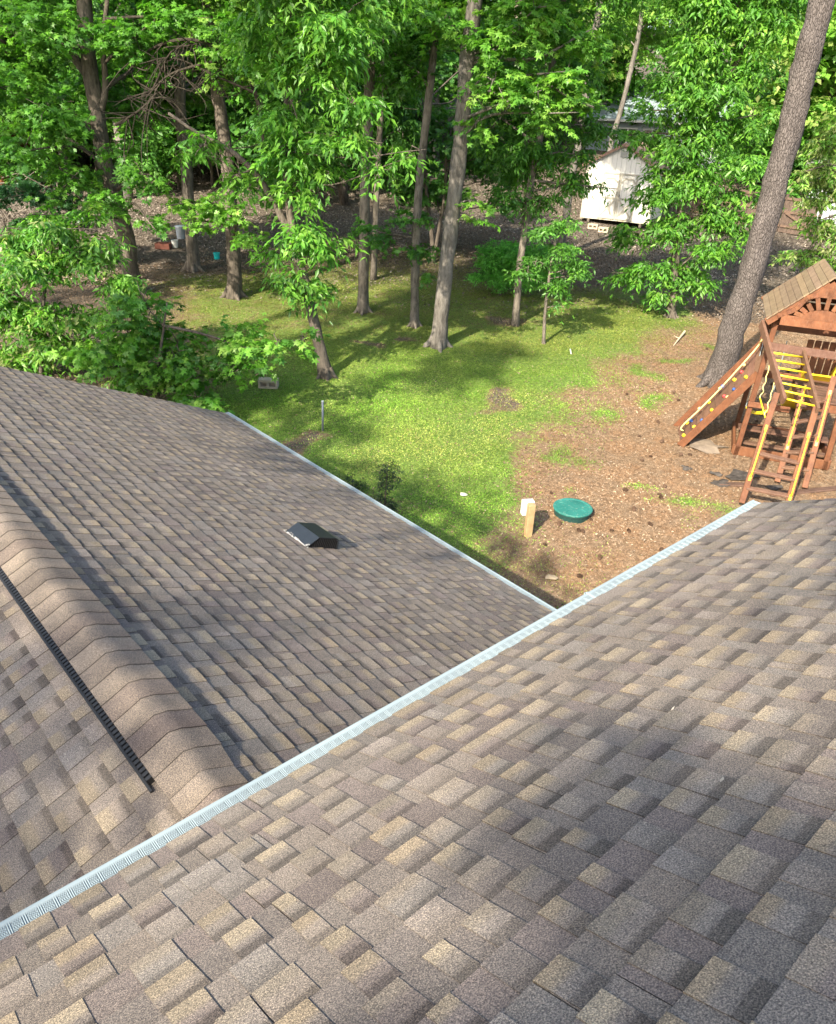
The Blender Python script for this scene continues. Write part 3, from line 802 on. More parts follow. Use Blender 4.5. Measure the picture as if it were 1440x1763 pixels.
tree('leaning_tree', 'leaning forked tree with flared roots and narrow drooping leaves at the lawn edge', (562, 648),
     [(548, 585), (537, 535), (513, 440), (492, 385), (445, 305), (395, 258), (345, 232), (290, 195)], .135, .025, M_BARK2,
     [(497, 265, .45, -.3), (512, 330, .42, -.4), (530, 400, .4, -.3), (505, 480, .36, -.2), (470, 430, .26), (548, 440, .26, -.4), (500, 180, .55, -.4), (545, 110, .65, -.5), (480, 70, .65), (575, 40, .6, -.6), (520, -60, 1.1),
      (480, -230, 1.5), (610, 240, .3, -.9), (665, 285, .24, -.9), (600, 170, .35, -.9), (560, 230, .3, -.6), (690, 262, .22, -.9), (535, 510, .22, -.2), (575, 410, .2, -.3), (560, 300, .3, -.3), (410, 300, .3), (350, 250, .3, -.3)],
     'slim', 0.167, 3.0, GREENS+LIGHTG[:2], 27, stems=[([(512, 430), (500, 370), (494, 320), (490, 240), (500, 110), (508, -70)], .085, .05)], droop=1.1, flare=1.6)
tree('poplar_tree', 'tall straight dark trunk in the middle of the wood with a flared foot', (625, 537),
     [(627, 420), (631, 270), (639, 110), (645, 0), (652, -220)], .14, .11, M_BARK,
     [(600, 90, .6, -.4), (665, 60, .65, -.4), (620, -20, .9), (700, -90, 1.2), (600, -160, 1.4), (690, 130, .5, -.4), (560, 40, .6)], 'slim', 0.158, 2.6, GREENS, 28, droop=1.0)
tree('poplar_tree', 'thin tan trunk close behind the tall straight dark trunk', (643, 482),
     [(649, 330), (656, 200), (660, 100), (666, -60)], .09, .075, M_BARK,
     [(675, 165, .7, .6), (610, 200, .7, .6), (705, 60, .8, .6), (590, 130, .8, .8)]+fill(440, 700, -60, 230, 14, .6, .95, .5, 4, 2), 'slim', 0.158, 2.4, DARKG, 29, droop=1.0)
tree('gum_tree', 'slim trunk with a pale foot between the dark trunk and the pale grey trunk', (714, 562),
     [(715, 460), (721, 330), (735, 200), (747, 90), (757, -60)], .11, .08, M_BARK,
     [(740, 60, .6), (700, 110, .55), (770, 10, .8), (700, 425, .26, -.2), (662, 412, .3), (635, 398, .28), (742, 425, .24), (730, 468, .16), (690, 380, .3), (745, 380, .25), (750, -100, 1.2)], 'star', 0.114, 2.6, DARKG+GREENS[:2], 30)
tree('pale_trunk_tree', 'leaning pale grey trunk in the middle of the lawn edge with bright star leaves above', (754, 597),
     [(763, 510), (774, 410), (790, 270), (798, 190), (805, 100), (818, 0), (838, -220)], .18, .15, M_BARK3,
     [(850, 140, .5, -.8), (905, 165, .5, -.8), (870, 70, .6, -.6), (945, 195, .4, -.8), (955, 125, .5, -.6), (905, 30, .75, -.5), (830, -90, 1.1), (935, -130, 1.4), (775, 30, .5), (985, 170, .3, -.8), (815, 375, .16, -.3), (812, 345, .2, -.3), (820, 210, .25, -.5), (1000, 60, .5, -.5)],
     'star', 0.141, 2.6, LIGHTG+GREENS, 31, flare=1.3)
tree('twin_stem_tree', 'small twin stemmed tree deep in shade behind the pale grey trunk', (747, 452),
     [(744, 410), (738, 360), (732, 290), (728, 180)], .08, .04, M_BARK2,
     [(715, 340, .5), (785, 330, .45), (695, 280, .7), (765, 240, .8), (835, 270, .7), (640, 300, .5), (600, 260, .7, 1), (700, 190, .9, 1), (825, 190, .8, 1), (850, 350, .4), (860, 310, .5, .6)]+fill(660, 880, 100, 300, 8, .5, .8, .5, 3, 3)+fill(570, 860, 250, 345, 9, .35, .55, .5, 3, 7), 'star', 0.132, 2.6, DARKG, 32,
     stems=[([(748, 440), (758, 385), (766, 330), (770, 240)], .07, .04)])
tree('slim_tree', 'slim brown trunk rising through the round evergreen shrub', (888, 560),
     [(893, 480), (903, 400), (915, 310), (935, 210), (953, 100), (970, 0), (988, -180)], .095, .07, M_BARK,
     [(885, 335, .42), (940, 270, .5), (985, 310, .42), (930, 345, .35), (990, 215, .45), (855, 235, .6, .6), (905, 250, .5), (960, 180, .5), (1000, 120, .55), (985, 40, .7), (1020, -70, 1.1), (985, 265, .3, -.2), (1030, 322, .14, -.2)]+fill(850, 1010, 40, 300, 8, .4, .6, .2, 2, 8)+[(1025, 215, .28, .3), (1045, 228, .26, .5), (1058, 230, .15, .4), (1020, 180, .22, .2)],
     'slim', 0.141, 2.8, DARKG+GREENS, 33, droop=.9)
tree('small_sapling', 'knee high crooked sapling stem with a low leafy head beside the evergreen shrub', (937, 592),
     [(938, 550), (943, 500), (950, 450), (958, 410)], .045, .025, M_BARK,
     [(960, 420, .3), (928, 450, .3), (985, 455, .28), (905, 472, .24, -.1), (950, 490, .26), (1000, 475, .16), (940, 398, .26), (978, 385, .26), (970, 520, .14)], 'slim', 0.114, 3.0, GREENS+DARKG, 34)
tree('slender_tree', 'slender pale trunk leaning right in front of the far grey roof', (963, 442),
     [(975, 370), (987, 290), (1000, 235), (1008, 170), (1018, 100), (1034, 0), (1052, -140)], .13, .10, M_BARK3,
     [(1040, 60, .6, .6), (990, 90, .6, .5), (1060, -10, .8), (1000, -60, 1.0), (1100, -110, 1.3)], 'slim', 0.141, 2.4, GREENS+LIGHTG, 35)
tree('white_foot_tree', 'far trunk with a sunlit white foot beyond the litter clearing', (857, 310),
     [(862, 270), (870, 220), (880, 150), (888, 60), (900, -80)], .21, .16, M_BARK4,
     [(900, 100, 1.1, 1), (850, 40, 1.2, 1), (920, -40, 1.5, 1), (830, 140, .9, 1)]+fill(740, 1000, -80, 200, 14, .8, 1.3, .5, 4, 4), 'star', 0.176, 2.4, GREENS, 36)
tree('sunlit_tree', 'sunlit tan trunk leaning right above the far house roof', (1040, 345),
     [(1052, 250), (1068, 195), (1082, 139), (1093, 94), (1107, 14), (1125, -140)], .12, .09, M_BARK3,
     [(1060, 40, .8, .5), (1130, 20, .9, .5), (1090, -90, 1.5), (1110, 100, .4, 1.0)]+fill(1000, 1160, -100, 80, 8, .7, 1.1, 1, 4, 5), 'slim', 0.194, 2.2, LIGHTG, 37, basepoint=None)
tree('broad_leafy_tree', 'broad bright green tree with drooping leaves right of the white shed', (1155, 546),
     [(1159, 500), (1166, 420), (1180, 330), (1210, 240), (1250, 150), (1280, 80), (1296, 0), (1315, -180)], .11, .07, M_BARK2,
     [(1120, 462, .5), (1180, 462, .5), (1228, 432, .45), (1105, 402, .42), (1165, 390, .6), (1240, 362, .55), (1135, 330, .5), (1200, 300, .7), (1268, 292, .45), (1158, 250, .65), (1230, 220, .7), (1290, 200, .45), (1185, 170, .65), (1250, 130, .7),
      (1300, 120, .45), (1205, 80, .75), (1290, 50, .7), (1160, 130, .4), (1235, 0, .9), (1335, 0, .6), (1200, -70, 1.2), (1310, -160, 1.5), (1080, 470, .28), (1140, 505, .22), (1215, 490, .25), (1270, 400, .3), (1112, 228, .26), (1135, 300, .35), (1130, 190, .35), (1255, 330, .4), (1300, 340, .3), (1285, 370, .3)],
     'slim', 0.158, 3.2, GREENS+LIGHTG[:1], 38, droop=1.0)
tree('pale_leaf_tree', 'small tree with pale yellow-green drooping leaves at the right edge behind the play tower', (1470, 520),
     [(1465, 430), (1455, 330), (1450, 220), (1455, 120)], .08, .05, M_BARK2,
     [(1420, 250, .42), (1402, 312, .36), (1440, 332, .42), (1432, 400, .36), (1386, 295, .18, -.3), (1455, 220, .45), (1405, 440, .42), (1445, 462, .38), (1372, 436, .25), (1480, 300, .6), (1490, 420, .6), (1400, 350, .3), (1425, 290, .35), (1410, 380, .3), (1435, 375, .3)],
     'slim', 0.150, 3.0, PALEG+LIGHTG, 39, droop=1.1)
tree('evergreen_shrub', 'round dense evergreen shrub on the shaded lawn', (862, 508), [(862, 470)], .05, .03, M_BARK2,
     [(840, 446, .55), (880, 438, .58), (925, 448, .55), (850, 478, .38), (890, 480, .38), (935, 470, .28), (815, 470, .22), (870, 470, .4, -.3)], 'slim', 0.079, 4.0, [(.13, .38, .06), (.15, .42, .065), (.11, .32, .05)], 40, cat='shrub', flat=.8, droop=.2, flare=1.0)
tree('gutter_shrub', 'tall dark spindly shrub poking above the wing gutter', (662, 880), [(664, 850), (668, 800)], .015, .006, M_BARK2,
     [(668, 805, .09), (664, 830, .11), (660, 855, .13), (675, 820, .08)], 'slim', 0.044, 2.0, [(.03, .045, .025), (.04, .07, .03)], 41, cat='shrub', flare=1.0, flat=1.6)
tree('gutter_shrub', 'short dark sprig showing just above the wing gutter, left of the tall shrub', (606, 850), [(608, 830)], .01, .005, M_BARK2,
     [(608, 834, .1), (618, 842, .08)], 'slim', 0.044, 2.0, [(.03, .045, .025), (.04, .07, .03)], 42, cat='shrub', flare=1.0, flat=1.4)
tree('pine_tree', 'huge leaning pine trunk with plated bark beside the play tower', (1234, 662),
     [(1255, 590), (1290, 480), (1322, 372), (1347, 272), (1371, 182), (1394, 84), (1415, 0), (1460, -220), (1510, -520)], .255, .205, M_PINE, [], flare=1.3, smooth_n=28)

# dead limb arch and brush pile
def dead_tangle():
    B = ground(430, 480); rt = empty('dead_limb', B, 'bare dead limb arching through the leaves with a tangle of twigs', 'dead limb')
    m = MB(); r = np.random.default_rng(50)
    def op(p): return on_plane(p[0], p[1], B, (p[2] if len(p) > 2 else 0)-3.4)
    main = [[(455, 245), (440, 160), (400, 100), (330, 68), (260, 85), (215, 130)], [(400, 100), (350, 110), (290, 130), (250, 170)], [(245, 165), (265, 150), (295, 90), (340, 75)], [(440, 160), (370, 130), (300, 100), (240, 110)],
            [(200, 215), (240, 190), (270, 160)], [(330, 235), (380, 250), (440, 300)]]
    rad = [.06, .035, .035, .03, .035, .03]
    for P, q in zip(main, rad):
        LP = spline([op((a, b, r.normal(0, .2))) for a, b in P], 6); m.tube(LP, np.linspace(q, q*.35, len(LP)), 7)
        for _ in range(26):
            i = r.integers(2, len(LP)-1); d = np.array([r.normal(0, .5), r.normal(0, .5), r.normal(-.35, .5)])
            e = LP[i]+d*r.uniform(.5, 1.5); mid = (LP[i]+e)/2+r.normal(0, .12, 3)
            m.tube(spline([LP[i], mid, e], 3), np.linspace(.016, .004, 7), 4)
    m.build('branch', mat_bark('dark dead bark', (.012, .01, .008), (.05, .042, .032), 15), rt)
dead_tangle()
def brush_pile():
    B = ground(70, 405); rt = empty('brush_pile', B, 'heap of bare cut branches at the far left edge of the wood', 'brush pile')
    m = MB(); r = np.random.default_rng(51)
    for i in range(150):
        c = B+RH*r.normal(-.3, 1.1)+FH*r.normal(0, .5)+np.array([0, 0, abs(r.normal(.6, .5))])
        d = nrm(RH*r.normal(.6, .6)+FH*r.normal(0, .3)+np.array([0, 0, r.normal(.4, .4)])); L = r.uniform(.5, 1.6)
        m.tube(np.array([c-d*L/2, c+r.normal(0, .06, 3), c+d*L/2]), [r.uniform(.012, .04), .018, .006], 5)
    m.build('branch', M_BARK, rt)
brush_pile()

# far wood: a few crown and trunk meshes, copied
def far_proto(i, kind='blade'):
    r = np.random.default_rng(100+i); H = r.uniform(15, 19)
    rt = empty('background_tree', (0, 0, 0), 'tall leafy tree in the wood behind the clearing', 'tree', 'tall trees of the far wood')
    m = MB(); P = spline([(0, 0, -.3), (r.normal(0, .2), r.normal(0, .2), H*.35), (r.normal(0, .5), r.normal(0, .5), H*.7), (r.normal(0, .6), r.normal(0, .6), H)], 4)
    m.tube(P, np.linspace(.2, .05, len(P)), 9, wob=.03)
    bl = []
    for q in range(30):
        h = r.uniform(3.4, H); w = 2.9*math.sin(math.pi*min(1, (h-2.0)/(H-1.0)*.8+.12))
        a = r.uniform(0, 6.28); rr = r.uniform(.3, 1)*w
        c = np.array([math.cos(a)*rr, math.sin(a)*rr, h]); bl.append((*c, r.uniform(.8, 1.35)))
        s = P[np.argmin(np.abs(P[:, 2]-(h-.8)))]
        m.tube(np.array([s, (s+c)/2+r.normal(0, .15, 3), c]), [.05, .035, .012], 5)
    m.build('trunk', [M_BARK, M_BARK2, M_BARK3, M_BARK][i], rt, smooth=True)
    V, K, T, rep = leaf_cloud(bl, kind, .27, 1.7, [GREENS, LIGHTG, DARKG, LIGHTG+PALEG[:2]][i], 130+i, .75, .6)
    quads_obj('crown', V, 0, K, M_FAR, T, parent=rt, tint_rep=rep)
    return rt
def bush_proto(i):
    r = np.random.default_rng(200+i); H = r.uniform(3.6, 5.5)
    rt = empty('understory_tree', (0, 0, 0), 'bushy young tree at the foot of the far wood', 'tree', 'bushy young trees of the far wood')
    m = MB(); P = spline([(0, 0, -.3), (r.normal(0, .1), r.normal(0, .1), H*.5), (r.normal(0, .2), r.normal(0, .2), H)], 4)
    m.tube(P, np.linspace(.06, .02, len(P)), 7, wob=.03); m.build('trunk', M_BARK2, rt, smooth=True)
    bl = [(r.normal(0, .8), r.normal(0, .8), r.uniform(.7, H), r.uniform(.6, 1.0)) for _ in range(14)]
    V, K, T, rep = leaf_cloud(bl, 'blade', .2, 1.2, [DARKG, GREENS, DARKG+GREENS][i], 230+i, .8, .6)
    quads_obj('crown', V, 0, K, M_FAR, T, parent=rt, tint_rep=rep)
    return rt
bprotos = [bush_proto(i) for i in range(3)]
protos = [far_proto(i) for i in range(4)]
def place_far(x, y, i, sc_, rot, first):
    o = protos[i] if first else copy_tree(protos[i])
    o.location = (x, y, float(gz(x, y))); o.scale = (sc_, sc_, sc_); o.rotation_euler = (0, 0, rot)
    return o
def clear_of(P):
    """keep the shed, the houses and the fence free"""
    for a, rr in KEEP:
        if math.hypot(P[0]-a[0], P[1]-a[1]) < rr: return False
    return True
KEEP = [(ground(1060, 390), 5.5), (ground(1000, 300), 3.0), (ground(1380, 420), 5), (ground(860, 330), 3)]
hz = np.array([.68, .73]); lat = np.array([.73, -.68])
used = set(); rr = np.random.default_rng(77); nfar = 0
for row, (s0, n, spread) in enumerate([(37, 12, 26), (44, 13, 32), (52, 14, 38), (61, 15, 46), (72, 15, 55)]):
    for q in range(n):
        l = -spread+2*spread*(q+.5)/n+rr.normal(0, 1.2); s = s0+rr.normal(0, 1.8)
        P = hz*s+lat*l
        if not clear_of(P): continue
        if row < 2 and 1.5 < l < 15 and s < 50: continue          # the far house stands here
        i = int(rr.integers(0, 4)); place_far(P[0], P[1], i, rr.uniform(.85, 1.2), rr.uniform(0, 6.28), i not in used); used.add(i); nfar += 1

usedb = set()
for row, (s0, n, spread) in enumerate([(36.5, 15, 24), (40, 17, 27), (45, 18, 32), (53, 18, 40)]):
    for q in range(n):
        l = -spread+2*spread*(q+.5)/n+rr.normal(0, .9); s = s0+rr.normal(0, 1.2)
        P = hz*s+lat*l
        if not clear_of(P): continue
        if -1 < l < 13 and s < 49: continue
        i = int(rr.integers(0, 3)); o = bprotos[i] if i not in usedb else copy_tree(bprotos[i]); usedb.add(i)
        o.location = (P[0], P[1], float(gz(P[0], P[1]))); k = rr.uniform(.8, 1.4); o.scale = (k, k, k); o.rotation_euler = (0, 0, rr.uniform(0, 6.28))

# unseen trees added round the house, crowns laid out to shade lawn and roofs
US = np.array([math.sin(SUN_AZ), -math.cos(SUN_AZ), 0]); WS = np.cross(TO_SUN, US); WS = WS if WS[2] > 0 else -WS
def shade_tree(label, t, spots, kind, L, layers, seed, du=0.0):
    C = [US*u+WS*w+TO_SUN*(t+dt) for u, w, r_, dt in spots]
    c = np.mean(C[:12], axis=0)+US*du; B = np.array([c[0], c[1], float(gz(c[0], c[1]))])
    rt = empty('side_yard_tree', B, label, 'tree'); m = MB(); r = np.random.default_rng(seed)
    top = max(q[2] for q in C); P = spline([B-np.array([0, 0, .2]), B+np.array([.1, .1, (top-B[2])*.5]), np.array([c[0], c[1], top])], 5)
    m.tube(P, np.linspace(.25, .06, len(P)), 10, wob=.03)
    for q in C:
        s0 = P[np.argmin(np.abs(P[:, 2]-(q[2]-1.0)))]; m.tube(np.array([s0, (s0+q)/2+r.normal(0, .1, 3), q]), [.05, .035, .012], 6)
    m.build('trunk', M_BARK, rt, smooth=True)
    V, K, T, rep = leaf_cloud([(*q, sp[2]) for q, sp in zip(C, spots)], kind, L, layers, GREENS, seed, .9, .6)
    quads_obj('crown', V, 0, K, M_LEAF, T, parent=rt, tint_rep=rep)
sp = [(u, w, .55, rnd.uniform(-1, 1)) for u in (2.5, 3.1, 3.7, 4.3, 4.9, 5.6) for w in (2.0, 2.8, 3.45)]
shade_tree('tall tree beyond the left eave shading the far slope of the wing roof', 15, sp, 'blade', .18, 2.6, 301)
sp = [(-.5, 4.1, .5, 0), (-.2, 3.85, .4, .4), (-.15, 4.4, .3, 0), (-.75, 4.5, .35, .2), (-1.0, 4.15, .5, .5), (-.35, 3.5, .5, -.3), (-1.0, 3.3, .6, .2), (.15, 3.25, .4, 0), (-.75, 5.55, .45, .4), (-1.3, 5.9, .6, 0), (-1.5, 4.7, .5, .3), (.15, 4.45, .22, .3), (-.2, 6.3, .3, 0)]
shade_tree('tree behind the house shading the bottom of the upper roof', 13, sp, 'blade', .16, 2.2, 302)
def uw(base, px, py, off, rad_):
    P = on_plane(px, py, ground(*base), off); return (P @ US, P @ WS, rad_)
GAPS = [uw((270, 705), 435, 603, -.4, .35), uw((270, 705), 500, 592, -.5, .35), uw((403, 512), 365, 360, -1.8, .35), uw((403, 512), 415, 372, -1.8, .3), uw((562, 648), 640, 270, -.9, .3), uw((754, 597), 880, 150, -.8, .5), uw((754, 597), 940, 190, -.8, .3), uw((70, 650), 160, 560, 0, .3)]
strip = [(u, 5.6+.125*(u-3)+rnd.uniform(-.06, .06), rnd.uniform(.17, .23), rnd.uniform(-.5, .5)) for u in (3.6, 4.05, 4.45, 4.8, 5.2, 5.6, 5.95, 6.4, 6.8)]  # sprays added to shade the lawn strip above the wing gutter
k = 0
for (u0, u1, w0, w1, t) in [(7.7, 12, 6.5, 10.2, 10), (8.9, 12.2, 10.4, 14.5, 13), (12.4, 16, 6, 13.5, 12), (16.8, 21, 7, 15, 13), (7.0, 8.6, 13.6, 17, 16)]:
    n = int((u1-u0)*(w1-w0)*(1.3 if k < 2 else .95)); sp = [(rnd.uniform(u0, u1), rnd.uniform(w0, w1), rnd.uniform(.55, .95), rnd.uniform(-1.5, 1.5)) for _ in range(n)]
    sp = [q_ for q_ in sp if all(math.hypot(q_[0]-g_[0], q_[1]-g_[1]) > q_[2]*1.1+g_[2] for g_ in GAPS)]
    if k == 0: sp = sp+strip
    shade_tree(['tall tree beside the wing shading the left of the lawn', 'taller tree beside the wing shading the middle of the wood', 'broad tree left of the wing in front of the wood', 'far left tree shading the brush pile', 'very tall tree beside the wing shading the back of the lawn'][k], t, sp, 'blade', .24, [2.3, 1.7, .45, .3, 1.2][k], 310+k, [1.5, 0, 0, 0, 3.5][k]); k += 1

# ------------------------------------------------------------------ white shed
def shed():
    A = ground(998, 381); e1 = nrm([math.cos(R(-66)), math.sin(R(-66)), 0]); e2 = np.array([-e1[1], e1[0], 0]); Z = np.array([0, 0, 1.0])
    rt = empty('shed', A, 'white gabled garden shed with double doors at the back of the yard', 'shed')
    A = A+Z*.16
    W, D, H, G = 2.85, 3.2, 2.05, .78
    L = lambda a, b, h: A+e1*a+e2*b+Z*h
    wm = NT('shed siding'); o = wm.obj(); wv = wm.new('ShaderNodeTexWave'); wv.bands_direction = 'X'
    dt = wm.new('ShaderNodeVectorMath', operation='DOT_PRODUCT'); dt.inputs[1].default_value = tuple(e1); wm.l.new(o, dt.inputs[0])
    cb = wm.new('ShaderNodeCombineXYZ'); wm.l.new(dt.outputs['Value'], cb.inputs[0]); wm.l.new(cb.outputs[0], wv.inputs['Vector'])
    wv.inputs['Scale'].default_value = 1.6
    zz = wm.new('ShaderNodeSeparateXYZ'); wm.l.new(o, zz.inputs[0])
    grime = wm.ramp(wm.math('ADD', zz.outputs[2], wm.math('MULTIPLY', wm.noise(5, 5), .5)), [(.32, (.34, .29, .17)), (.52, (.62, .60, .54))])
    wm.bump(wm.ramp(wv.outputs['Fac'], [(.0, (0, 0, 0)), (.12, (1, 1, 1))]), .5, .01)
    ms = wm.done(wm.mix(1.0, grime, wm.ramp(wv.outputs['Fac'], [(0, (.75, .75, .74)), (.1, (1, 1, 1))]), 'MULTIPLY'), .6, .3)
    b = MB(); v = [L(0, 0, 0), L(W, 0, 0), L(W, 0, H), L(W/2, 0, H+G), L(0, 0, H), L(0, D, 0), L(W, D, 0), L(W, D, H), L(W/2, D, H+G), L(0, D, H)]
    b.add(v, [(0, 1, 2, 3, 4), (9, 8, 7, 6, 5), (0, 5, 6, 1), (1, 6, 7, 2), (0, 4, 9, 5), (2, 7, 8, 3), (4, 3, 8, 9)])
    b.build('wall', ms, rt)
    k = MB()
    for sg in (-1, 1):
        p = [L(W/2, -.12, H+G+.04), L(W/2, D+.12, H+G+.04), L(W/2+sg*(W/2+.15), D+.12, H-.04), L(W/2+sg*(W/2+.15), -.12, H-.04)]
        up = Z*.05; k.add(p+[q+up for q in p], [(0, 1, 2, 3), (7, 6, 5, 4), (0, 4, 5, 1), (1, 5, 6, 2), (2, 6, 7, 3), (3, 7, 4, 0)])
    k.build('roof', plain('brown shed shingle', (.27, .185, .14), .9, .2, var=.3, scale=12), rt)
    tm = plain('cream trim', (.36, .335, .27), .6, .3, var=.06)
    for a in (.05, W-.05):
        t = MB(); t.beam(L(a, -.012, 0), L(a, -.012, H), .1, .024, e2); t.build('corner_trim', tm, rt)
    for sg in (0, 1):
        x0 = .72+sg*.72; x1 = x0+.70
        d = MB(); d.beam(L((x0+x1)/2, -.014, .06), L((x0+x1)/2, -.014, 1.82), .68, .03, e2)
        dr = d.build('door', ms, rt)
        m = MB(); y = -.04
        for p, q in (((x0, .10), (x1, .10)), ((x0, .86), (x1, .86)), ((x0, 1.78), (x1, 1.78)), ((x0+.035, .1), (x0+.035, 1.78)), ((x1-.035, .1), (x1-.035, 1.78)), ((x0+.05, .13), (x1-.05, .83)), ((x1-.05, .13), (x0+.05, .83)),
                     ((x0+.2, 1.62), (x1-.2, 1.62)), ((x0+.07, 1.46), (x0+.2, 1.62)), ((x1-.07, 1.46), (x1-.2, 1.62))):
            y -= .0006
            m.beam(L(p[0], y, p[1]), L(q[0], y, q[1]), .065, .022, e2)
        m.build('door_trim', tm, dr)
        h = MB(); xx = x1-.06 if sg == 0 else x0+.06
        h.beam(L(xx, -.075, .92), L(xx, -.075, 1.02), .02, .03, e2); h.build('handle', M_BLACK, dr)
    g = MB(); g.beam(L(W/2, -.02, H+.34), L(W/2, -.02, H+.58), .26, .03, e2)
    gv = g.build('gable_vent', plain('grey vent', (.28, .3, .3), .6), rt)
    s = MB()
    for i in range(5): s.beam(L(W/2-.11, -.04, H+.37+i*.045), L(W/2+.11, -.04, H+.37+i*.045), .02, .012, e2)
    s.build('slat', tm, gv)
    f = MB()
    for sg in (-1, 1): f.beam(L(W/2, -.13, H+G+.02), L(W/2+sg*(W/2+.15), -.13, H-.06), .02, .09, Z)
    f.build('rake_board', plain('brown rake', (.22, .13, .09), .7), rt)
    kk = MB()
    for a in (.35, W-.35): kk.beam(L(a, .02, -.08), L(a, D-.02, -.08), .1, .155)
    kk.build('skid', M_BARK2, rt)
    # blocks in front
    for i, (px, py, lb) in enumerate([(1021, 394, 'tan concrete block on the ground under the shed doors, left of its pair'), (1039, 400, 'tan concrete block on the ground under the shed doors, right of its pair')]):
        B = ground(px, py); r2 = empty('concrete_block', B, lb, 'concrete block', 'blocks in front of the shed')
        m = MB(); mb = plain('block', (.42, .34, .25), .9, .1)
        for hh in (.03, .17): m.box(B+Z*hh, e1*.2, e2*.1, Z*.028)
        for aa in (-.17, 0, .17): m.box(B+Z*.1+e1*aa, e1*.028, e2*.1, Z*.0415)
        m.build('block', mb, r2)
shed()

# ------------------------------------------------------------------ houses and fence beyond
def lap_wall(m, p, q, z0, z1, step=.18, out=None):
    p = np.asarray(p, float); q = np.asarray(q, float); d = nrm(q-p); n = np.cross(d, (0, 0, 1.0)) if out is None else out
    k = int((z1-z0)/step)
    for i in range(k):
        a = z0+i*step; b = a+step-.004; o = .012
        vs = [p+n*o+np.array([0, 0, a-p[2]]), q+n*o+np.array([0, 0, a-q[2]]), q+np.array([0, 0, b-q[2]]), p+np.array([0, 0, b-p[2]]),
              p+np.array([0, 0, a-p[2]]), q+np.array([0, 0, a-q[2]])]
        m.add(vs, [(0, 1, 2, 3), (4, 5, 1, 0)])
def far_house():
    Z = np.array([0, 0, 1.0]); E = CAM+45*ray(1006, 203); e1 = nrm([math.cos(R(-52)), math.sin(R(-52)), 0]); e2 = np.array([-e1[1], e1[0], 0])
    g0 = float(gz(E[0], E[1])); H = E[2]-g0
    rt = empty('neighbour_house', (E[0], E[1], g0), 'grey house with a pale metal roof far behind the white shed', 'house')
    L = lambda a, b, h: np.array([E[0], E[1], g0])+e1*a+e2*b+Z*h
    mw = plain('blue grey siding', (.24, .28, .3), .7, .2, var=.08); mt = plain('white trim', (.45, .46, .45), .5, .3, var=.03)
    m = MB(); m.abox(0, 0, 0, 0, 0, 0) if False else None
    W, D, RH_ = 11.0, 7.0, 1.75
    v = [L(.3, .4, -.3), L(W-.3, .4, -.3), L(W-.3, D-.4, -.3), L(.3, D-.4, -.3), L(.3, .4, H-.05), L(W-.3, .4, H-.05), L(W-.3, D-.4, H-.05), L(.3, D-.4, H-.05), L(.3, D/2, H+RH_-.1), L(W-.3, D/2, H+RH_-.1)]
    m.add(v, [(0, 1, 5, 4), (1, 2, 6, 9, 5), (2, 3, 7, 6), (3, 0, 4, 8, 7)]); m.build('wall', mw, rt)
    k = MB(); rm = NT('pale metal roof'); wv = rm.noise(2.0, 4); rm = rm.done(rm.ramp(wv, [(.3, (.19, .24, .27)), (.7, (.27, .33, .36))]), .45, .5)
    for b0, b1 in ((-.1, D/2), (D+.1, D/2)):
        p = [L(-.1, b0, H), L(W+.1, b0, H), L(W+.1, b1, H+RH_), L(-.1, b1, H+RH_)]
        k.add(p+[q-Z*.08 for q in p], [(0, 1, 2, 3), (7, 6, 5, 4), (0, 4, 5, 1), (1, 5, 6, 2), (2, 6, 7, 3), (3, 7, 4, 0)])
    rf = k.build('roof', rm, rt)
    s = MB()
    for i in range(24): s.beam(L(.2+i*.46, -.1, H+.02), L(.2+i*.46, D/2, H+RH_+.02), .03, .04)
    s.build('standing_seam', rm, rf)
    g = MB(); g.beam(L(-.1, -.16, H-.02), L(W+.1, -.16, H-.02), .12, .12); g.build('gutter', mt, rt)
    gl = plain('dark window glass', (.03, .035, .04), .1, .6, var=.2)
    for a in (2.6, 4.0, 7.5):
        f = MB()
        for aa in (-.48, 0, .48): f.beam(L(a+aa, .36, H-1.75), L(a+aa, .36, H-.45), .09, .07, e2)
        for hh in (-1.78, -.42): f.beam(L(a-.55, .355, H+hh), L(a+.55, .355, H+hh), .09, .08, e2)
        w = f.build('window', mt, rt)
        p = MB(); p.beam(L(a, .38, H-1.72), L(a, .38, H-.48), .94, .02, e2); p.build('pane', gl, w)
    p = MB()
    q = [L(2.0, -2.4, H-2.1), L(8, -2.4, H-2.1), L(8, .35, H-1.72), L(2.0, .35, H-1.72)]
    p.add(q+[x-Z*.1 for x in q], [(0, 1, 2, 3), (7, 6, 5, 4), (0, 4, 5, 1), (1, 5, 6, 2), (2, 6, 7, 3), (3, 7, 4, 0)])
    p.build('porch_roof', plain('grey porch roof', (.3, .31, .35), .8, .2), rt)
far_house()
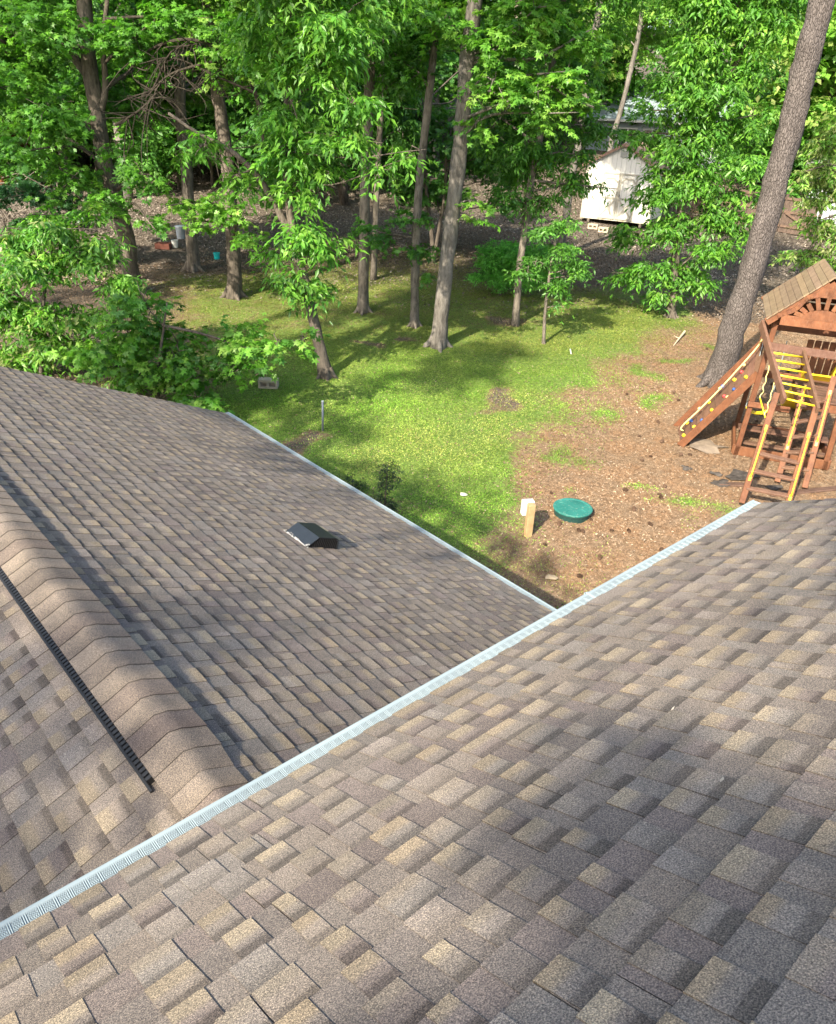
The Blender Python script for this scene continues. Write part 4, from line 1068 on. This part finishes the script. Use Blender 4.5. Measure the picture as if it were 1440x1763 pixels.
def fence():
    Z = np.array([0, 0, 1.0]); A = ground(1248, 385); B = ground(1402, 412); e = nrm((B-A)*np.array([1, 1, 0])); n = np.array([-e[1], e[0], 0]); n = n if n @ FH > 0 else -n
    mf = mat_wood('dark fence board', (.045, .03, .022), (.11, .075, .055), (.15, .12, .1))
    Lg = np.linalg.norm((B-A)[:2]); r = np.random.default_rng(61)
    pt = lambda a, b, h: np.array([A[0]+e[0]*a+n[0]*b, A[1]+e[1]*a+n[1]*b, A[2]+(B[2]-A[2])*a/Lg+h])
    g0, g1 = Lg*.62, Lg*.97
    rt = empty('wood_fence', A, 'dark board fence behind the pine, left of its gate', 'fence')
    gt = empty('fence_gate', pt(g0, 0, 0), 'dark board gate with a diagonal brace right of the pine trunk', 'gate')
    for root, a0, a1, diag in ((rt, -1.6, g0-.05, False), (gt, g0, g1, True)):
        m = MB(); a = a0
        while a < a1-.05:
            m.beam(pt(a+.07, 0, .05), pt(a+.07, 0, 1.42+r.normal(0, .01)), .135, .02, n, (1, 1, 1)); a += .142
        m.build('board', mf, root)
        k = MB()
        for h in (.3, .85, 1.35): k.beam(pt(a0, -.035, h), pt(a1, -.035, h), .09, .04, n, (1.3, 1.2, 1.1))
        if diag: k.beam(pt(a0+.1, -.078, .82), pt(a1-.1, -.078, .32), .09, .035, n, (1.3, 1.2, 1.1))
        else: k.beam(pt(a1-1.2, -.078, .32), pt(a1-.1, -.078, .82), .09, .035, n, (1.3, 1.2, 1.1))
        k.build('rail', mf, root)
    for a in (-1.6, g0-.03, g1+.08):
        p = MB(); p.beam(pt(a, .07, 0), pt(a, .07, 1.5), .1, .1, n, (.9, .9, .9)); p.build('post', mf, rt)
    # white building behind the fence
    W0 = pt(Lg*.62, 2.6, 0); W1 = pt(Lg*.62+6.5, 2.2, 0); bt = empty('white_outbuilding', W0, 'white lap-sided building behind the fence at the right edge', 'building')
    m = MB(); d = nrm((W1-W0)*np.array([1, 1, 0])); nn = np.array([d[1], -d[0], 0]); nn = nn if nn @ FH < 0 else -nn
    W1[2] = W0[2]; lap_wall(m, W0, W1, W0[2]-.2, W0[2]+2.5, .15, nn); lap_wall(m, W0-nn*4, W0, W0[2]-.2, W0[2]+2.5, .15, -d)
    m.build('wall', plain('white lap siding', (.42, .44, .45), .6, .3, var=.04), bt)
    k = MB(); q = [W0+nn*.3-d*.3+Z*2.5, W1+nn*.3+Z*2.5, W1-nn*3.0+Z*3.5, W0-nn*3.0-d*.3+Z*3.5]
    k.add(q+[x+Z*.1 for x in q], [(3, 2, 1, 0), (4, 5, 6, 7), (0, 1, 5, 4), (1, 2, 6, 5), (2, 3, 7, 6), (3, 0, 4, 7)])
    k.build('roof', plain('grey roof', (.16, .15, .15), .9, .2), bt)
    mk = plain('black downpipe', (.05, .05, .055), .5)
    k = MB(); k.beam(W0+nn*.03+Z*0, W0+nn*.03+Z*2.5, .12, .05, nn); k.build('corner_board', mk, bt)
    k = MB(); k.beam(W0+d*2.2+nn*.03+Z*0, W0+d*2.2+nn*.03+Z*2.45, .1, .05, nn); k.build('downpipe', mk, bt)
fence()
def red_cabin():
    B = ground(2, 330); B = B+FH*2; Z = np.array([0, 0, 1.0]); B[2] = float(gz(B[0], B[1]))
    rt = empty('red_cabin', B, 'rust red wooden cabin corner behind the leaves at the left edge', 'cabin')
    m = MB(); mw = plain('rust red boards', (.2, .075, .035), .8, .2, var=.2)
    m.box(B-RH*1.6+Z*1.4, RH*1.55, FH*1.5, Z*1.5); m.build('wall', mw, rt)
    k = MB()
    for i in range(9): k.box(B-RH*(3.0-i*.36)+Z*1.4-FH*1.51, RH*.03, FH*.02, Z*1.48)
    k.build('batten', mw, rt)
    k = MB(); k.box(B-RH*1.6+Z*3.0, RH*1.9, FH*1.9, Z*.08); k.build('roof', M_BARK2, rt)
red_cabin()

# ------------------------------------------------------------------ play tower
def playset():
    O = ground(1263, 782); O = np.array(O); Z = np.array([0, 0, 1.0])
    e1 = np.array([math.cos(R(-61)), math.sin(R(-61)), 0]); e2 = np.array([-e1[1], e1[0], 0])
    L = lambda a, b, h: O+e1*a+e2*b+Z*h
    def pb(px, py, b):
        d = ray(px, py); k = ((O-CAM) @ e2+b)/(d @ e2); return CAM+k*d
    rt = empty('play_tower', O, 'reddish cedar play tower with climbing ramp, ladders and yellow monkey bars', 'play set')
    r = np.random.default_rng(70)
    def tn(): q = r.uniform(.82, 1.18); return (q, q*r.uniform(.96, 1.03), q*r.uniform(.94, 1.04))
    def bm(name, p, q, w, h, up=Z, mat=None, parent=None, bev=.006, lab=None):
        m = MB(); m.beam(p, q, w, h, up, tn()); o = m.build(name, mat or M_CEDAR, parent or rt, bevel=bev)
        if lab: o['label'] = lab
        return o
    WT, DT = 1.62, 1.35
    # sandbox frame
    bm('base_beam', L(-.03, 0, .09), L(WT, 0, .09), .05, .18, lab='orange front beam')
    bm('base_beam', L(-.02, .03, .09), L(-.02, DT, .09), .05, .18)
    bm('base_beam', L(WT, .03, .09), L(WT, DT, .09), .05, .18)
    bm('base_beam', L(0, DT, .09), L(WT, DT, .09), .05, .18)
    bm('seat_plank', L(0.02, .72, .30), L(WT, .72, .30), .26, .04, Z, M_CEDARG)
    bm('seat_plank', L(0.04, .24, .18), L(WT, .24, .18), .14, .04, Z, M_CEDARG)
    # posts
    for a, b in ((.06, .02), (WT-.06, .02), (.06, DT-.02), (WT-.06, DT-.02)):
        bm('post', L(a*.6 if a < .5 else a, b, 0), L(a+(.07 if a < .5 else -.07), b, 2.62), .09, .09, e2)
    bm('post', L(.1, .45, 0), L(.14, .45, 1.9), .07, .09, e2)
    # horizontal beams
    bm('cross_beam', L(.05, -.06, 2.10), L(WT-.03, -.06, 2.07), .045, .13, Z, M_CEDARG)
    bm('cross_beam', L(.1, DT+.03, 2.12), L(WT-.1, DT+.03, 2.12), .045, .13)
    bm('cross_beam', L(.10, .05, 2.12), L(.10, DT, 2.12), .045, .13)
    bm('cross_beam', L(WT-.1, .05, 2.12), L(WT-.1, DT, 2.12), .045, .13)
    bm('cross_beam', L(.02, -.05, 1.02), L(.72, -.05, 1.02), .045, .1)
    bm('cross_beam', L(.1, DT+.03, 1.2), L(WT-.1, DT+.03, 1.2), .045, .14)
    # deck on the right half, and its boards
    for i in range(9):
        b = .08+i*.145; bm('deck_board', L(.82, b, 1.22), L(WT-.02, b, 1.22), .135, .03, Z, M_CEDARG)
    bm('deck_joist', L(.82, 0.03, 1.12), L(WT-.02, .03, 1.12), .045, .14)
    bm('deck_joist', L(.84, 0.06, 1.12), L(.84, DT, 1.12), .045, .14)
    # back wall boards seen under the roof
    for i in range(5):
        bm('wall_board', L(.95+i*.13, DT+.06, 1.25), L(.95+i*.13, DT+.06, 1.95), .11, .025, e2)
    # roof
    RA, RB, ev, rg = -.22, DT+.28, 2.58, 3.36
    mid = .80
    for sg in (-1, 1):
        q0 = L(mid, 0, rg); 
        lo = mid+sg*.86
        mm = MB(); nb = 11
        sl = nrm(L(lo, 0, ev)-L(mid, 0, rg)); nn = nrm(np.cross(sl, e2)); nn = nn if nn[2] > 0 else -nn
        tot = np.linalg.norm(L(lo, 0, ev)-L(mid, 0, rg))
        for i in range(nb):
            c = L(mid, 0, rg)+sl*(i+.5)*tot/nb
            mm.beam(c+e2*RA+nn*.0, c+e2*RB, tot/nb*1.02-.006, .022, nn+sl*.06, tn())
        mm.build('roof', M_SLAT, rt, bevel=.003)
        for b in (RA+.04, RB-.04):
            bm('rafter', L(mid-sg*.0, b, rg-.085)+sl*.05, L(lo, b, ev-.07)-sl*.02, .035, .13, nn)
    # gable with a sunburst
    for b in (RA-.005,):
        bm('gable_beam', L(.16, b, 2.60), L(mid*2-.16, b, 2.60), .03, .17, Z)
        m = MB(); n = 18; cc = (mid, b-.02)
        pts = [(mid+.34*math.cos(t), 2.66+.17*math.sin(t)) for t in np.linspace(0, math.pi, n)]
        vs = [L(a, cc[1], h) for a, h in pts]+[L(a, cc[1]+.03, h) for a, h in pts]
        m.add(vs, [tuple(range(n))[::-1], tuple(range(n, 2*n))]+[(i, i+1, n+i+1, n+i) for i in range(n-1)]+[(n-1, 0, n, 2*n-1)])
        m.build('sunburst_hub', M_CEDAR, rt)
        for i, t in enumerate(np.radians([14, 33, 52, 71, 90, 109, 128, 147, 166])):
            ca, sa = math.cos(t), math.sin(t); p0 = L(mid+.33*ca, b-.008, 2.665+.17*sa); rr = .30+.30*sa
            hr = 2.665+.17*sa; am = .33*ca; lim = .04
            while lim < .7 and 2.665+.17*sa+lim*sa < rg-.21-(abs(am+lim*ca))*(rg-ev)/.86: lim += .02
            p1 = L(mid+am+lim*ca, b-.008, hr+lim*sa)
            bm('sunburst_ray', p0, p1, .07, .02, e2, bev=.003)
        m = MB(); m.add([L(mid-.3, b-.012, 3.03), L(mid+.3, b-.012, 3.03), L(mid, b-.012, 3.30), L(mid-.3, b+.012, 3.03), L(mid+.3, b+.012, 3.03), L(mid, b+.012, 3.30)], [(0, 1, 2), (5, 4, 3), (0, 3, 4, 1), (1, 4, 5, 2), (2, 5, 3, 0)])
        m.build('gable_panel', M_CEDAR, rt)
        # curved braces under the rafters
        for sg in (-1, 1):
            m = MB(); P = spline([L(mid+sg*.70, b+.0, 2.66), L(mid+sg*.46, b, 2.80), L(mid+sg*.33, b, 3.0), L(mid+sg*.18, b, 3.06)], 4)
            for i in range(len(P)-1): m.beam(P[i], P[i+1]+(P[i+1]-P[i])*.08, .03, .075, np.cross(P[i+1]-P[i], e2), tn())
            m.build('curved_brace', M_CEDAR, rt)
    m = MB(); m.add([L(mid-.72, RB-.10, 2.62), L(mid+.72, RB-.10, 2.62), L(mid, RB-.10, 3.25), L(mid-.72, RB-.07, 2.62), L(mid+.72, RB-.07, 2.62), L(mid, RB-.07, 3.25)], [(0, 1, 2), (5, 4, 3), (0, 3, 4, 1), (1, 4, 5, 2), (2, 5, 3, 0)])  # back panel added to darken the view through the gable openings
    m.beam(L(.1, DT+.085, 2.36), L(WT-.1, DT+.085, 2.36), .03, .5, Z, (.8, .8, .8))
    m.build('gable_panel', M_CEDAR, rt)
    # monkey bars
    ax, bx = pb(1311, 556, -.02), pb(1349, 688, -1.45)
    mb_ = empty('monkey_bars', O); mb_.parent = rt; mb_.location = (0, 0, 0)
    cx, dx = pb(1382, 606, -.02), pb(1407, 706, -1.5)
    l1 = (ax, bx); l2 = (cx, dx)
    for (p, q) in (l1, l2): bm('rail', p, q+(q-p)*.02, .05, .15, Z, M_CEDARG, mb_)
    for i in range(7):
        t = .40+.58*i/6; t2 = .10+.84*i/6
        p = l1[0]+(l1[1]-l1[0])*t; q = l2[0]+(l2[1]-l2[0])*t2
        m = MB(); m.tube([p, q], .017, 10); m.build('bar', M_YEL, mb_, smooth=True)
    # two ladders with yellow grab rails
    def ladder(f0, f1, t0, t1, rungs, handles, lab):
        g = empty('ladder', O); g.parent = rt; g.location = (0, 0, 0); g['label'] = lab
        n = nrm(np.cross(f1-f0, t0-f0))
        for f, t in ((f0, t0), (f1, t1)): bm('leg', f, t, .095, .045, n, M_CEDAR, g)
        for k in rungs:
            p = f0+(t0-f0)*k; q = f1+(t1-f1)*k; bm('rung', p, q, .085, .04, n*.3+Z, M_CEDARG, g)
        nn = n if n @ FH < 0 else -n
        for (f, t, k0, k1) in handles:
            p = f+(t-f)*k0+nn*.09; q = f+(t-f)*k1+nn*.09; d = nrm(q-p)
            m = MB(); m.tube(spline([p-nn*.05-d*.03, p-d*.0, p+d*.06, q-d*.06, q, q-nn*.05+d*.03], 3), .012, 9)
            h = m.build('handrail', M_YEL, g, smooth=True)
            for c, sgn in ((p-nn*.045-d*.05, -1), (q-nn*.045+d*.05, 1)):
                m = MB(); m.box(c, d*.045, nrm(np.cross(d, nn))*.018, nn*.006)
                m.tube([c+nn*.002+d*.015*sgn, c+nn*.016+d*.015*sgn], .016, 9)
                m.build('bracket', M_YEL, h)
    f0 = L(.12, -2.08, 0); f1 = L(.80, -2.06, 0)
    t0 = pb(1338, 676, -1.42); t1 = pb(1406, 700, -1.46)
    ladder(f0, f1, t0, t1, (.14, .30, .46), ((f0, t0, .26, .66), (f1, t1, .16, .70)), 'front ladder under the monkey bars')
    f0 = L(.72, -.95, 0); f1 = L(1.16, -1.0, 0); t0 = L(.86, -.02, 1.42); t1 = L(1.25, -.04, 1.72)
    ladder(f0, f1, t0, t1, (.16, .32, .48, .64, .8), ((f0, t0, .40, .98), (f1, t1, .42, .82)), 'rear ladder up to the deck')
    # climbing ramp
    g = empty('climbing_ramp', O); g.parent = rt; g.location = (0, 0, 0); g['label'] = 'sloping board ramp with coloured climbing holds and a rope'
    A0, A1 = L(-.97, -.08, 0.02), L(-1.10, .86, .02)
    B0, B1 = pb(1307, 640, .12), pb(1314, 585, .86)
    B0 = L(.02, .05, 1.62); B1 = L(.04, .86, 1.78)
    B0 = pb(1306, 643, .05); B1 = pb(1313, 590, .80)
    up = nrm(np.cross(B0-A0, A1-A0)); up = up if up[2] > 0 else -up
    bm('side_rail', A0, B0, .045, .14, up, M_CEDAR, g); bm('side_rail', A1, B1, .045, .14, up, M_CEDAR, g)
    for i in range(13):
        t = (i+.5)/13; p = A0+(B0-A0)*t-up*.03; q = A1+(B1-A1)*t-up*.03; bm('ramp_board', p, q, np.linalg.norm(B0-A0)/13*.96, .022, up, M_CEDARG, g, .003)
    def rp(t, s, h=0): return (A0+(B0-A0)*t)*(1-s)+(A1+(B1-A1)*t)*s+up*h
    m = MB(); m.tube(spline([rp(.08, .45, .02), rp(.1, .45, .10), rp(.35, .47, .10), rp(.62, .5, .11), rp(1.0, .55, .16), B1+Z*.12], 5), .013, 8); rp_ = m.build('rope', M_PALEYEL, g, smooth=True)
    for t in (.33, .58, .86):
        c = rp(t, .45+.1*t, .11); m = MB(); m.tube([c-nrm(B0-A0)*.03, c-nrm(B0-A0)*.012, c+nrm(B0-A0)*.012, c+nrm(B0-A0)*.03], [.012, .03, .03, .012], 9); m.build('knot', M_PALEYEL, rp_, smooth=True)
    cols = [(M_YEL, .07, .30), (M_YEL, .13, .72), (M_BLUE, .18, .62), (M_YEL, .2, .25), (M_REDP, .29, .8), (M_BLUE, .30, .22), (M_YEL, .40, .7), (M_YEL, .43, .25), (M_BLUE, .56, .82), (M_REDP, .58, .35), (M_PALEYEL, .62, .18), (M_BLUE, .70, .25), (M_YEL, .70, .62), (M_REDP, .78, .66), (M_YEL, .84, .3)]
    for mt, t, s in cols:
        c = rp(t, s, 0); x = nrm(B0-A0); y = nrm(A1-A0); m = MB(); n = 9; a0 = r.uniform(0, 6)
        ring = [(math.cos(a)*(1+.28*math.sin(3*a+a0)), math.sin(a)*(1+.28*math.sin(3*a+a0))) for a in np.linspace(0, 2*math.pi, n+1)[:-1]]
        vs = [c-up*.02+(x*p+y*q)*.030 for p, q in ring]+[c+up*.012+(x*p+y*q)*.030 for p, q in ring]+[c+up*.026+(x*p+y*q)*.022 for p, q in ring]+[c+up*.03]
        fs = [(i, (i+1) % n, n+(i+1) % n, n+i) for i in range(n)]+[(n+i, n+(i+1) % n, 2*n+(i+1) % n, 2*n+i) for i in range(n)]+[(2*n+i, 2*n+(i+1) % n, 3*n) for i in range(n)]
        m.add(vs, fs); m.build('climbing_hold', mt, g, smooth=True)
    # yellow slide behind the deck
    m = MB(); P = [(1.12, 1.60), (1.25, 1.50), (1.5, 1.32), (1.9, 1.0), (2.5, .55), (3.1, .22)]
    prof = [(-.24, .22), (-.235, .0), (.235, .0), (.24, .22), (.265, .22), (.255, -.03), (-.255, -.03), (-.265, .22)]
    n = len(prof)
    vs = [L(1.20+q, b, h+z-.2) for b, h in P for q, z in prof]
    fs = [(i*n+j, i*n+(j+1) % n, (i+1)*n+(j+1) % n, (i+1)*n+j) for i in range(len(P)-1) for j in range(n)]
    m.add(vs, fs+[tuple(range(n)), tuple((len(P)-1)*n+j for j in range(n))[::-1]]); m.build('slide', M_YEL, rt)
    # swing hanging from the left monkey bar rail
    S0 = l1[0]+(l1[1]-l1[0])*.48-Z*.08; S1_ = l1[0]+(l1[1]-l1[0])*.70-Z*.08
    sw = empty('trapeze_swing', S0, 'yellow trapeze bar with coiled ropes hanging under the monkey bars', 'swing')
    ends = []
    for s0 in (S0, S1_):
        m = MB(); pts = []
        for i in range(50):
            t = i/49; a = t*22; rr_ = .004+.022*max(0, t-.3)
            pts.append(s0+np.array([math.cos(a)*rr_, math.sin(a)*rr_, -.62*t]))
        m.tube(pts, .009, 6); m.build('rope', M_PALEYEL, sw, smooth=True); ends.append(pts[-1])
    m = MB(); m.tube([ends[0]-(ends[1]-ends[0])*.1, ends[1]+(ends[1]-ends[0])*.1], .012, 9); m.build('bar', M_YEL, sw, smooth=True)
    m = MB(); 
    s2 = empty('swing_seat', L(.2, .55, .62), 'yellow swing seat hanging low under the play tower', 'swing')
    c = L(.25, .55, .66); m.add([c+e1*a+e2*b+Z*(.10*abs(a/.2)**2+q) for q in (0, .018) for a in (-.2, -.1, 0, .1, .2) for b in (-.07, .07)],
        [(2*i, 2*i+1, 2*i+3, 2*i+2) for i in range(4)]+[(10+2*i, 12+2*i, 13+2*i, 11+2*i) for i in range(4)]+[(2*i, 2*i+2, 12+2*i, 10+2*i) for i in range(4)]+[(2*i+3, 2*i+1, 11+2*i, 13+2*i) for i in range(4)]+[(0, 10, 11, 1), (9, 19, 18, 8)])
    m.build('seat', M_YEL, s2)
    for a in (-.2, .2):
        m = MB(); m.tube([c+e1*a+Z*.11, c+e1*a*.95+Z*1.42], .008, 6); m.build('chain', M_WHITE, s2)
    # timbers and torn fabric round the tower
    for (p, q, lb) in (((1325, 853), (1475, 838), 'weathered landscape timber lying behind the near roof edge, right of the ladder foot'), ((1236, 834), (1292, 836), 'weathered landscape timber half buried left of the front ladder')):
        a, b = ground(*p), ground(*q); t = empty('landscape_timber', (a+b)/2, lb, 'timber', 'timbers round the play tower')
        m = MB(); m.beam(a-Z*.03, b-Z*.03, .13, .12, Z, (.75, .8, .85)); m.build('beam', M_CEDARG, t, bevel=.012)
    for i, (px, py, w) in enumerate([(1275, 822, .34), (1240, 832, .2), (1182, 808, .12), (1232, 818, .12), (1333, 842, .16), (1215, 770, .5)]):
        c = ground(px, py); t = MB(); n = 11; vs = [c+Z*.05]
        for k in range(n):
            a = k*2*math.pi/n; q = w*r.uniform(.45, 1.15); p = c+RH*math.cos(a)*q+FH*math.sin(a)*q*.7; p[2] = float(gz(p[0], p[1]))+r.uniform(.008, .05); vs.append(p)
        t.add(vs, [(0, 1+k, 1+(k+1) % n) for k in range(n)]); t.add([v-Z*.004 for v in vs], [(0, 1+(k+1) % n, 1+k) for k in range(n)])
        o = t.build('fabric_scrap', plain('worn landscape fabric', (.06, .052, .045), .9, .1, var=.5, scale=12) if i < 5 else plain('grey dusty fabric', (.2, .16, .12), .9, .1, var=.3)); o.location = (0, 0, 0)
        tag(o, ['wide torn scrap of black fabric left of the front ladder', 'crumpled black fabric scrap on the bare soil left of the timber', 'tiny black fabric scrap below the climbing ramp', 'small black fabric scrap between ramp and timber', 'black fabric scrap between the ladder legs', 'dusty grey ground cloth under the climbing ramp'][i], 'fabric')
playset()

# ------------------------------------------------------------------ small things in the yard
def lathe(m, c, prof, n=32, col_=None, ax=None):
    vs = [c+np.array([math.cos(a)*r_, math.sin(a)*r_, h]) for r_, h in prof for a in np.arange(n)*2*math.pi/n]
    k = len(prof); fs = [(i*n+j, i*n+(j+1) % n, (i+1)*n+(j+1) % n, (i+1)*n+j) for i in range(k-1) for j in range(n)]
    return m.add(vs, fs+[tuple((k-1)*n+j for j in range(n))], col_)
def yard_things():
    Z = np.array([0, 0, 1.0]); r = np.random.default_rng(80)
    c = ground(985, 884); rt = empty('tank_lid', c, 'round green plastic tank lid set in the pine straw', 'tank lid')
    m = MB(); lathe(m, c, [(.285, -.05), (.29, .055), (.30, .06), (.30, .085), (.28, .09)], 48); m.build('riser', M_BLKP, rt)
    m = MB(); lathe(m, c, [(.302, .088), (.312, .092), (.314, .112), (.306, .12), (.27, .122), (.262, .117), (.12, .128), (.06, .13)], 48); lid = m.build('lid', M_TEALP, rt, smooth=False)
    m = MB()
    for i in range(8): 
        a = i*math.pi/4+.2; m.box(c+np.array([math.cos(a)*.19, math.sin(a)*.19, .124]), np.array([math.cos(a), math.sin(a), 0])*.05, np.array([-math.sin(a), math.cos(a), 0])*.008, Z*.004)
    m.build('rib', M_TEALP, lid)
    c = ground(909, 921); e = nrm([math.cos(R(-30)), math.sin(R(-30)), 0]); f = np.array([-e[1], e[0], 0])
    rt = empty('control_post', c, 'short square timber post carrying a white control box', 'post')
    m = MB(); m.box(c+Z*.22, e*.052, f*.052, Z*.31, (1, 1, 1)); m.build('post', M_TREAT, rt, bevel=.006)
    m = MB(); m.box(c+Z*.42-e*.015+f*.115, e*.09, f*.055, Z*.12); bx = m.build('control_box', plain('white box', (.5, .52, .51), .4, .4, var=.04), rt, bevel=.01)
    m = MB(); m.tube([c+Z*.3+f*.115, c+Z*-.05+f*.10], .018, 8); m.build('conduit', plain('grey conduit', (.35, .36, .36), .5), bx)
    c = ground(556, 742); rt = empty('metal_stake', c, 'thin upright grey metal pipe at the lawn edge by the wing gutter', 'pipe')
    m = MB(); m.tube([c-Z*.1, c+Z*.58+RH*.005], .021, 10); m.build('pipe', plain('galvanised', (.2, .22, .24), .45, .5, .3), rt, smooth=True)
    m = MB(); m.tube([c+Z*.58+RH*.005, c+Z*.60+RH*.005], .024, 10); m.build('cap', plain('galvanised cap', (.5, .53, .56), .4), rt)
    c = ground(985, 610); t = MB(); t.tube([c-Z*.05, c+Z*.13-RH*.06], .012, 8); o = t.build('marker_stake', plain('pale stake', (.6, .62, .64), .5)); tag(o, 'small pale marker stake tilting in the lawn near the woods', 'stake')
    c = ground(463, 667); rt = empty('concrete_block', c, 'tan hollow concrete block alone on the shaded lawn', 'concrete block')
    m = MB(); mb = plain('tan block', (.34, .29, .22), .9, .1)
    for hh in (.03, .165): m.box(c+Z*hh, RH*.2, FH*.1, Z*.025)
    for aa in (-.175, 0, .175): m.box(c+Z*.0975+RH*aa, RH*.024, FH*.1, Z*.0425)
    m.box(c+Z*.0975, RH*.15, FH*.012, Z*.0425); m.build('block', mb, rt)
    def bucket(px, py, rr, h, mat, lab, name='bucket', tilt=None):
        c = ground(px, py); b = empty(name, c, lab, 'bucket')
        m = MB(); lathe(m, c, [(rr*.82, 0), (rr, h), (rr*1.05, h), (rr*1.05, h-.03), (rr*.95, h), (rr*.80, .02), (.01, .02)], 24); m.build('body', mat, b, smooth=False)
        m = MB(); P = [c+Z*(h-.02)+RH*rr*1.06*math.cos(a)-FH*(rr*1.06)*.3*math.sin(a)-Z*(.5*rr*math.sin(a)) for a in np.linspace(0, math.pi, 12)]
        m.tube(P, .006, 6); m.build('handle', M_WHITE, b)
        return b
    b = bucket(312, 411, .16, .40, plain('grey bucket', (.34, .37, .4), .5, .4), 'tall grey bucket with a white lid left of the mossy trunk')
    c = ground(312, 411); m = MB(); lathe(m, c, [(.172, .40), (.172, .425), (.15, .43), (.02, .432)], 24); m.build('lid', plain('white lid', (.7, .73, .76), .4), b)
    bucket(302, 426, .11, .24, plain('white pail', (.62, .62, .56), .5, .4), 'small white pail in front of the tall grey bucket')
    bucket(374, 446, .105, .20, plain('teal pail', (.01, .42, .42), .4, .5), 'small teal pail on the ground left of the dark trunk')
    c = ground(282, 428); t = empty('wooden_box', c, 'low reddish brown box on the litter beside the white pail', 'box')
    m = MB(); md = plain('red brown', (.13, .05, .035), .8, .2)
    m.box(c+Z*.09+FH*.14, RH*.24, FH*.01, Z*.09); m.box(c+Z*.09-FH*.14, RH*.24, FH*.01, Z*.09)
    m.box(c+Z*.09-RH*.23, RH*.01, FH*.13, Z*.09); m.box(c+Z*.09+RH*.23, RH*.01, FH*.13, Z*.09); m.box(c+Z*.02, RH*.22, FH*.13, Z*.01); m.build('box', md, t)
    a, b = ground(1160, 596), ground(1178, 577); t = MB(); t.tube(spline([a+Z*.02, (a+b)/2+Z*.06, b+Z*.1], 4), np.linspace(.012, .03, 9), 7); t.tube(spline([(a+b)/2+Z*.05, (a+b)/2-RH*.15+Z*.12], 3), np.linspace(.015, .006, 4), 5)
    tag(t.build('fallen_branch', plain('bleached wood', (.45, .37, .26), .8, .1)), 'bleached forked branch lying on the straw below the broad tree', 'branch')
    a, b = ground(838, 348), ground(853, 350); t = MB(); t.tube(spline([a+Z*.02, (a+b)/2+Z*.1, b+Z*.05], 4), np.linspace(.05, .03, 9), 7); t.tube([b, b+RH*.2+Z*.1], [.03, .012], 5)
    tag(t.build('fallen_branch', M_BARK2), 'dark crooked branch on the far litter below the white-footed trunk', 'branch')
    def scrap(name, px, py, w, d, col_, lab, cat, nn=7):
        c = ground(px, py)+Z*.03; t = MB(); vs = [c+Z*.02]
        for k in range(nn):
            an = k*2*math.pi/nn; q = r.uniform(.6, 1.1); vs.append(c+RH*math.cos(an)*w*q+FH*math.sin(an)*d*q+Z*r.uniform(-.015, .02))
        t.add(vs, [(0, 1+k, 1+(k+1) % nn) for k in range(nn)]); t.add([v-Z*.006 for v in vs], [(0, 1+(k+1) % nn, 1+k) for k in range(nn)]); tag(t.build(name, plain(name, col_, .8, .1)), lab, cat)
    scrap('paper_scrap', 799, 853, .07, .06, (.45, .43, .36), 'pale paper scrap on the sunlit lawn above the wing gutter', 'litter')
    scrap('bark_chunk', 948, 997, .12, .07, (.4, .31, .2), 'pale chunk of bark lying by the corner of the two gutters', 'bark')
    # pine cones
    proto = None; n = 0
    for _ in range(4000):
        px, py = r.uniform(880, 1400), r.uniform(560, 1010)
        P = ground(px, py)
        g, d, l = masks(P[None, :2])
        if d[0] < .55 or r.random() > .75: continue
        if proto is None:
            m = MB(); 
            for k in range(7):
                for q in range(7):
                    a = q*2*math.pi/7+k*.45; h = -.045+k*.014; rr_ = .034*math.sqrt(max(.05, 1-((k-2.5)/4.3)**2))
                    d_ = np.array([math.cos(a), math.sin(a), .35]); s_ = np.array([-math.sin(a), math.cos(a), 0]); c0 = np.array([0, 0, h])
                    m.add([c0+d_*rr_*.25-s_*.007, c0+d_*rr_*.25+s_*.007, c0+d_*rr_+s_*.010, c0+d_*(rr_+.006)+np.array([0, 0, .006]), c0+d_*rr_-s_*.010], [(0, 1, 2, 3, 4)])
            m.tube([(0, 0, -.05), (0, 0, -.02), (0, 0, .04), (0, 0, .055)], [.008, .022, .016, .002], 8)
            proto = m.build('pine_cone', plain('pine cone', (.085, .052, .034), .8, .2, var=.3)); o = proto
            tag(o, 'brown pine cone lying on the straw', 'pine cone', 'pine cones scattered on the pine straw')
        else:
            o = proto.copy(); col.objects.link(o)
        o.location = (P[0], P[1], P[2]+.03); o.rotation_euler = (r.uniform(1.1, 2), 0, r.uniform(0, 6.28)); s_ = r.uniform(.6, 1.0); o.scale = (s_, s_, s_)
        n += 1
        if n >= 60: break
yard_things()

def roof_debris():
    r = np.random.default_rng(90); m = MB()
    for plane, n in ((0, 16), (1, 12)):
        for _ in range(n):
            if plane == 0: c = P_UP+S2*r.uniform(.6, 2.6); c = np.array([r.uniform(.1, 4.5), c[1], c[2]])+N2*.016; u, v, nn = np.array([1.0, 0, 0]), S2, N2
            else: c = P_LO+S1*r.uniform(2.3, 6.0); c = np.array([c[0], r.uniform(2.4, 9), c[2]])+N1*.016; u, v, nn = np.array([0, 1.0, 0]), S1, N1
            a = r.uniform(0, 6.28); d = u*math.cos(a)+v*math.sin(a); e = np.cross(nn, d); L_ = r.uniform(.008, .022); w_ = L_*r.uniform(.2, .5)
            m.add([c-d*L_, c+e*w_+nn*.004, c+d*L_+nn*.006, c-e*w_], [(0, 1, 2, 3)])
    t = NT('dry leaf bits'); o = m.build('roof_debris', t.done(t.ramp(t.noise(9, 2), [(.4, (.2, .15, .10)), (.6, (.38, .34, .28))]), .8, .1))
    tag(o, 'small dry leaf bits scattered on the shingles', 'debris', kind='stuff')
roof_debris()
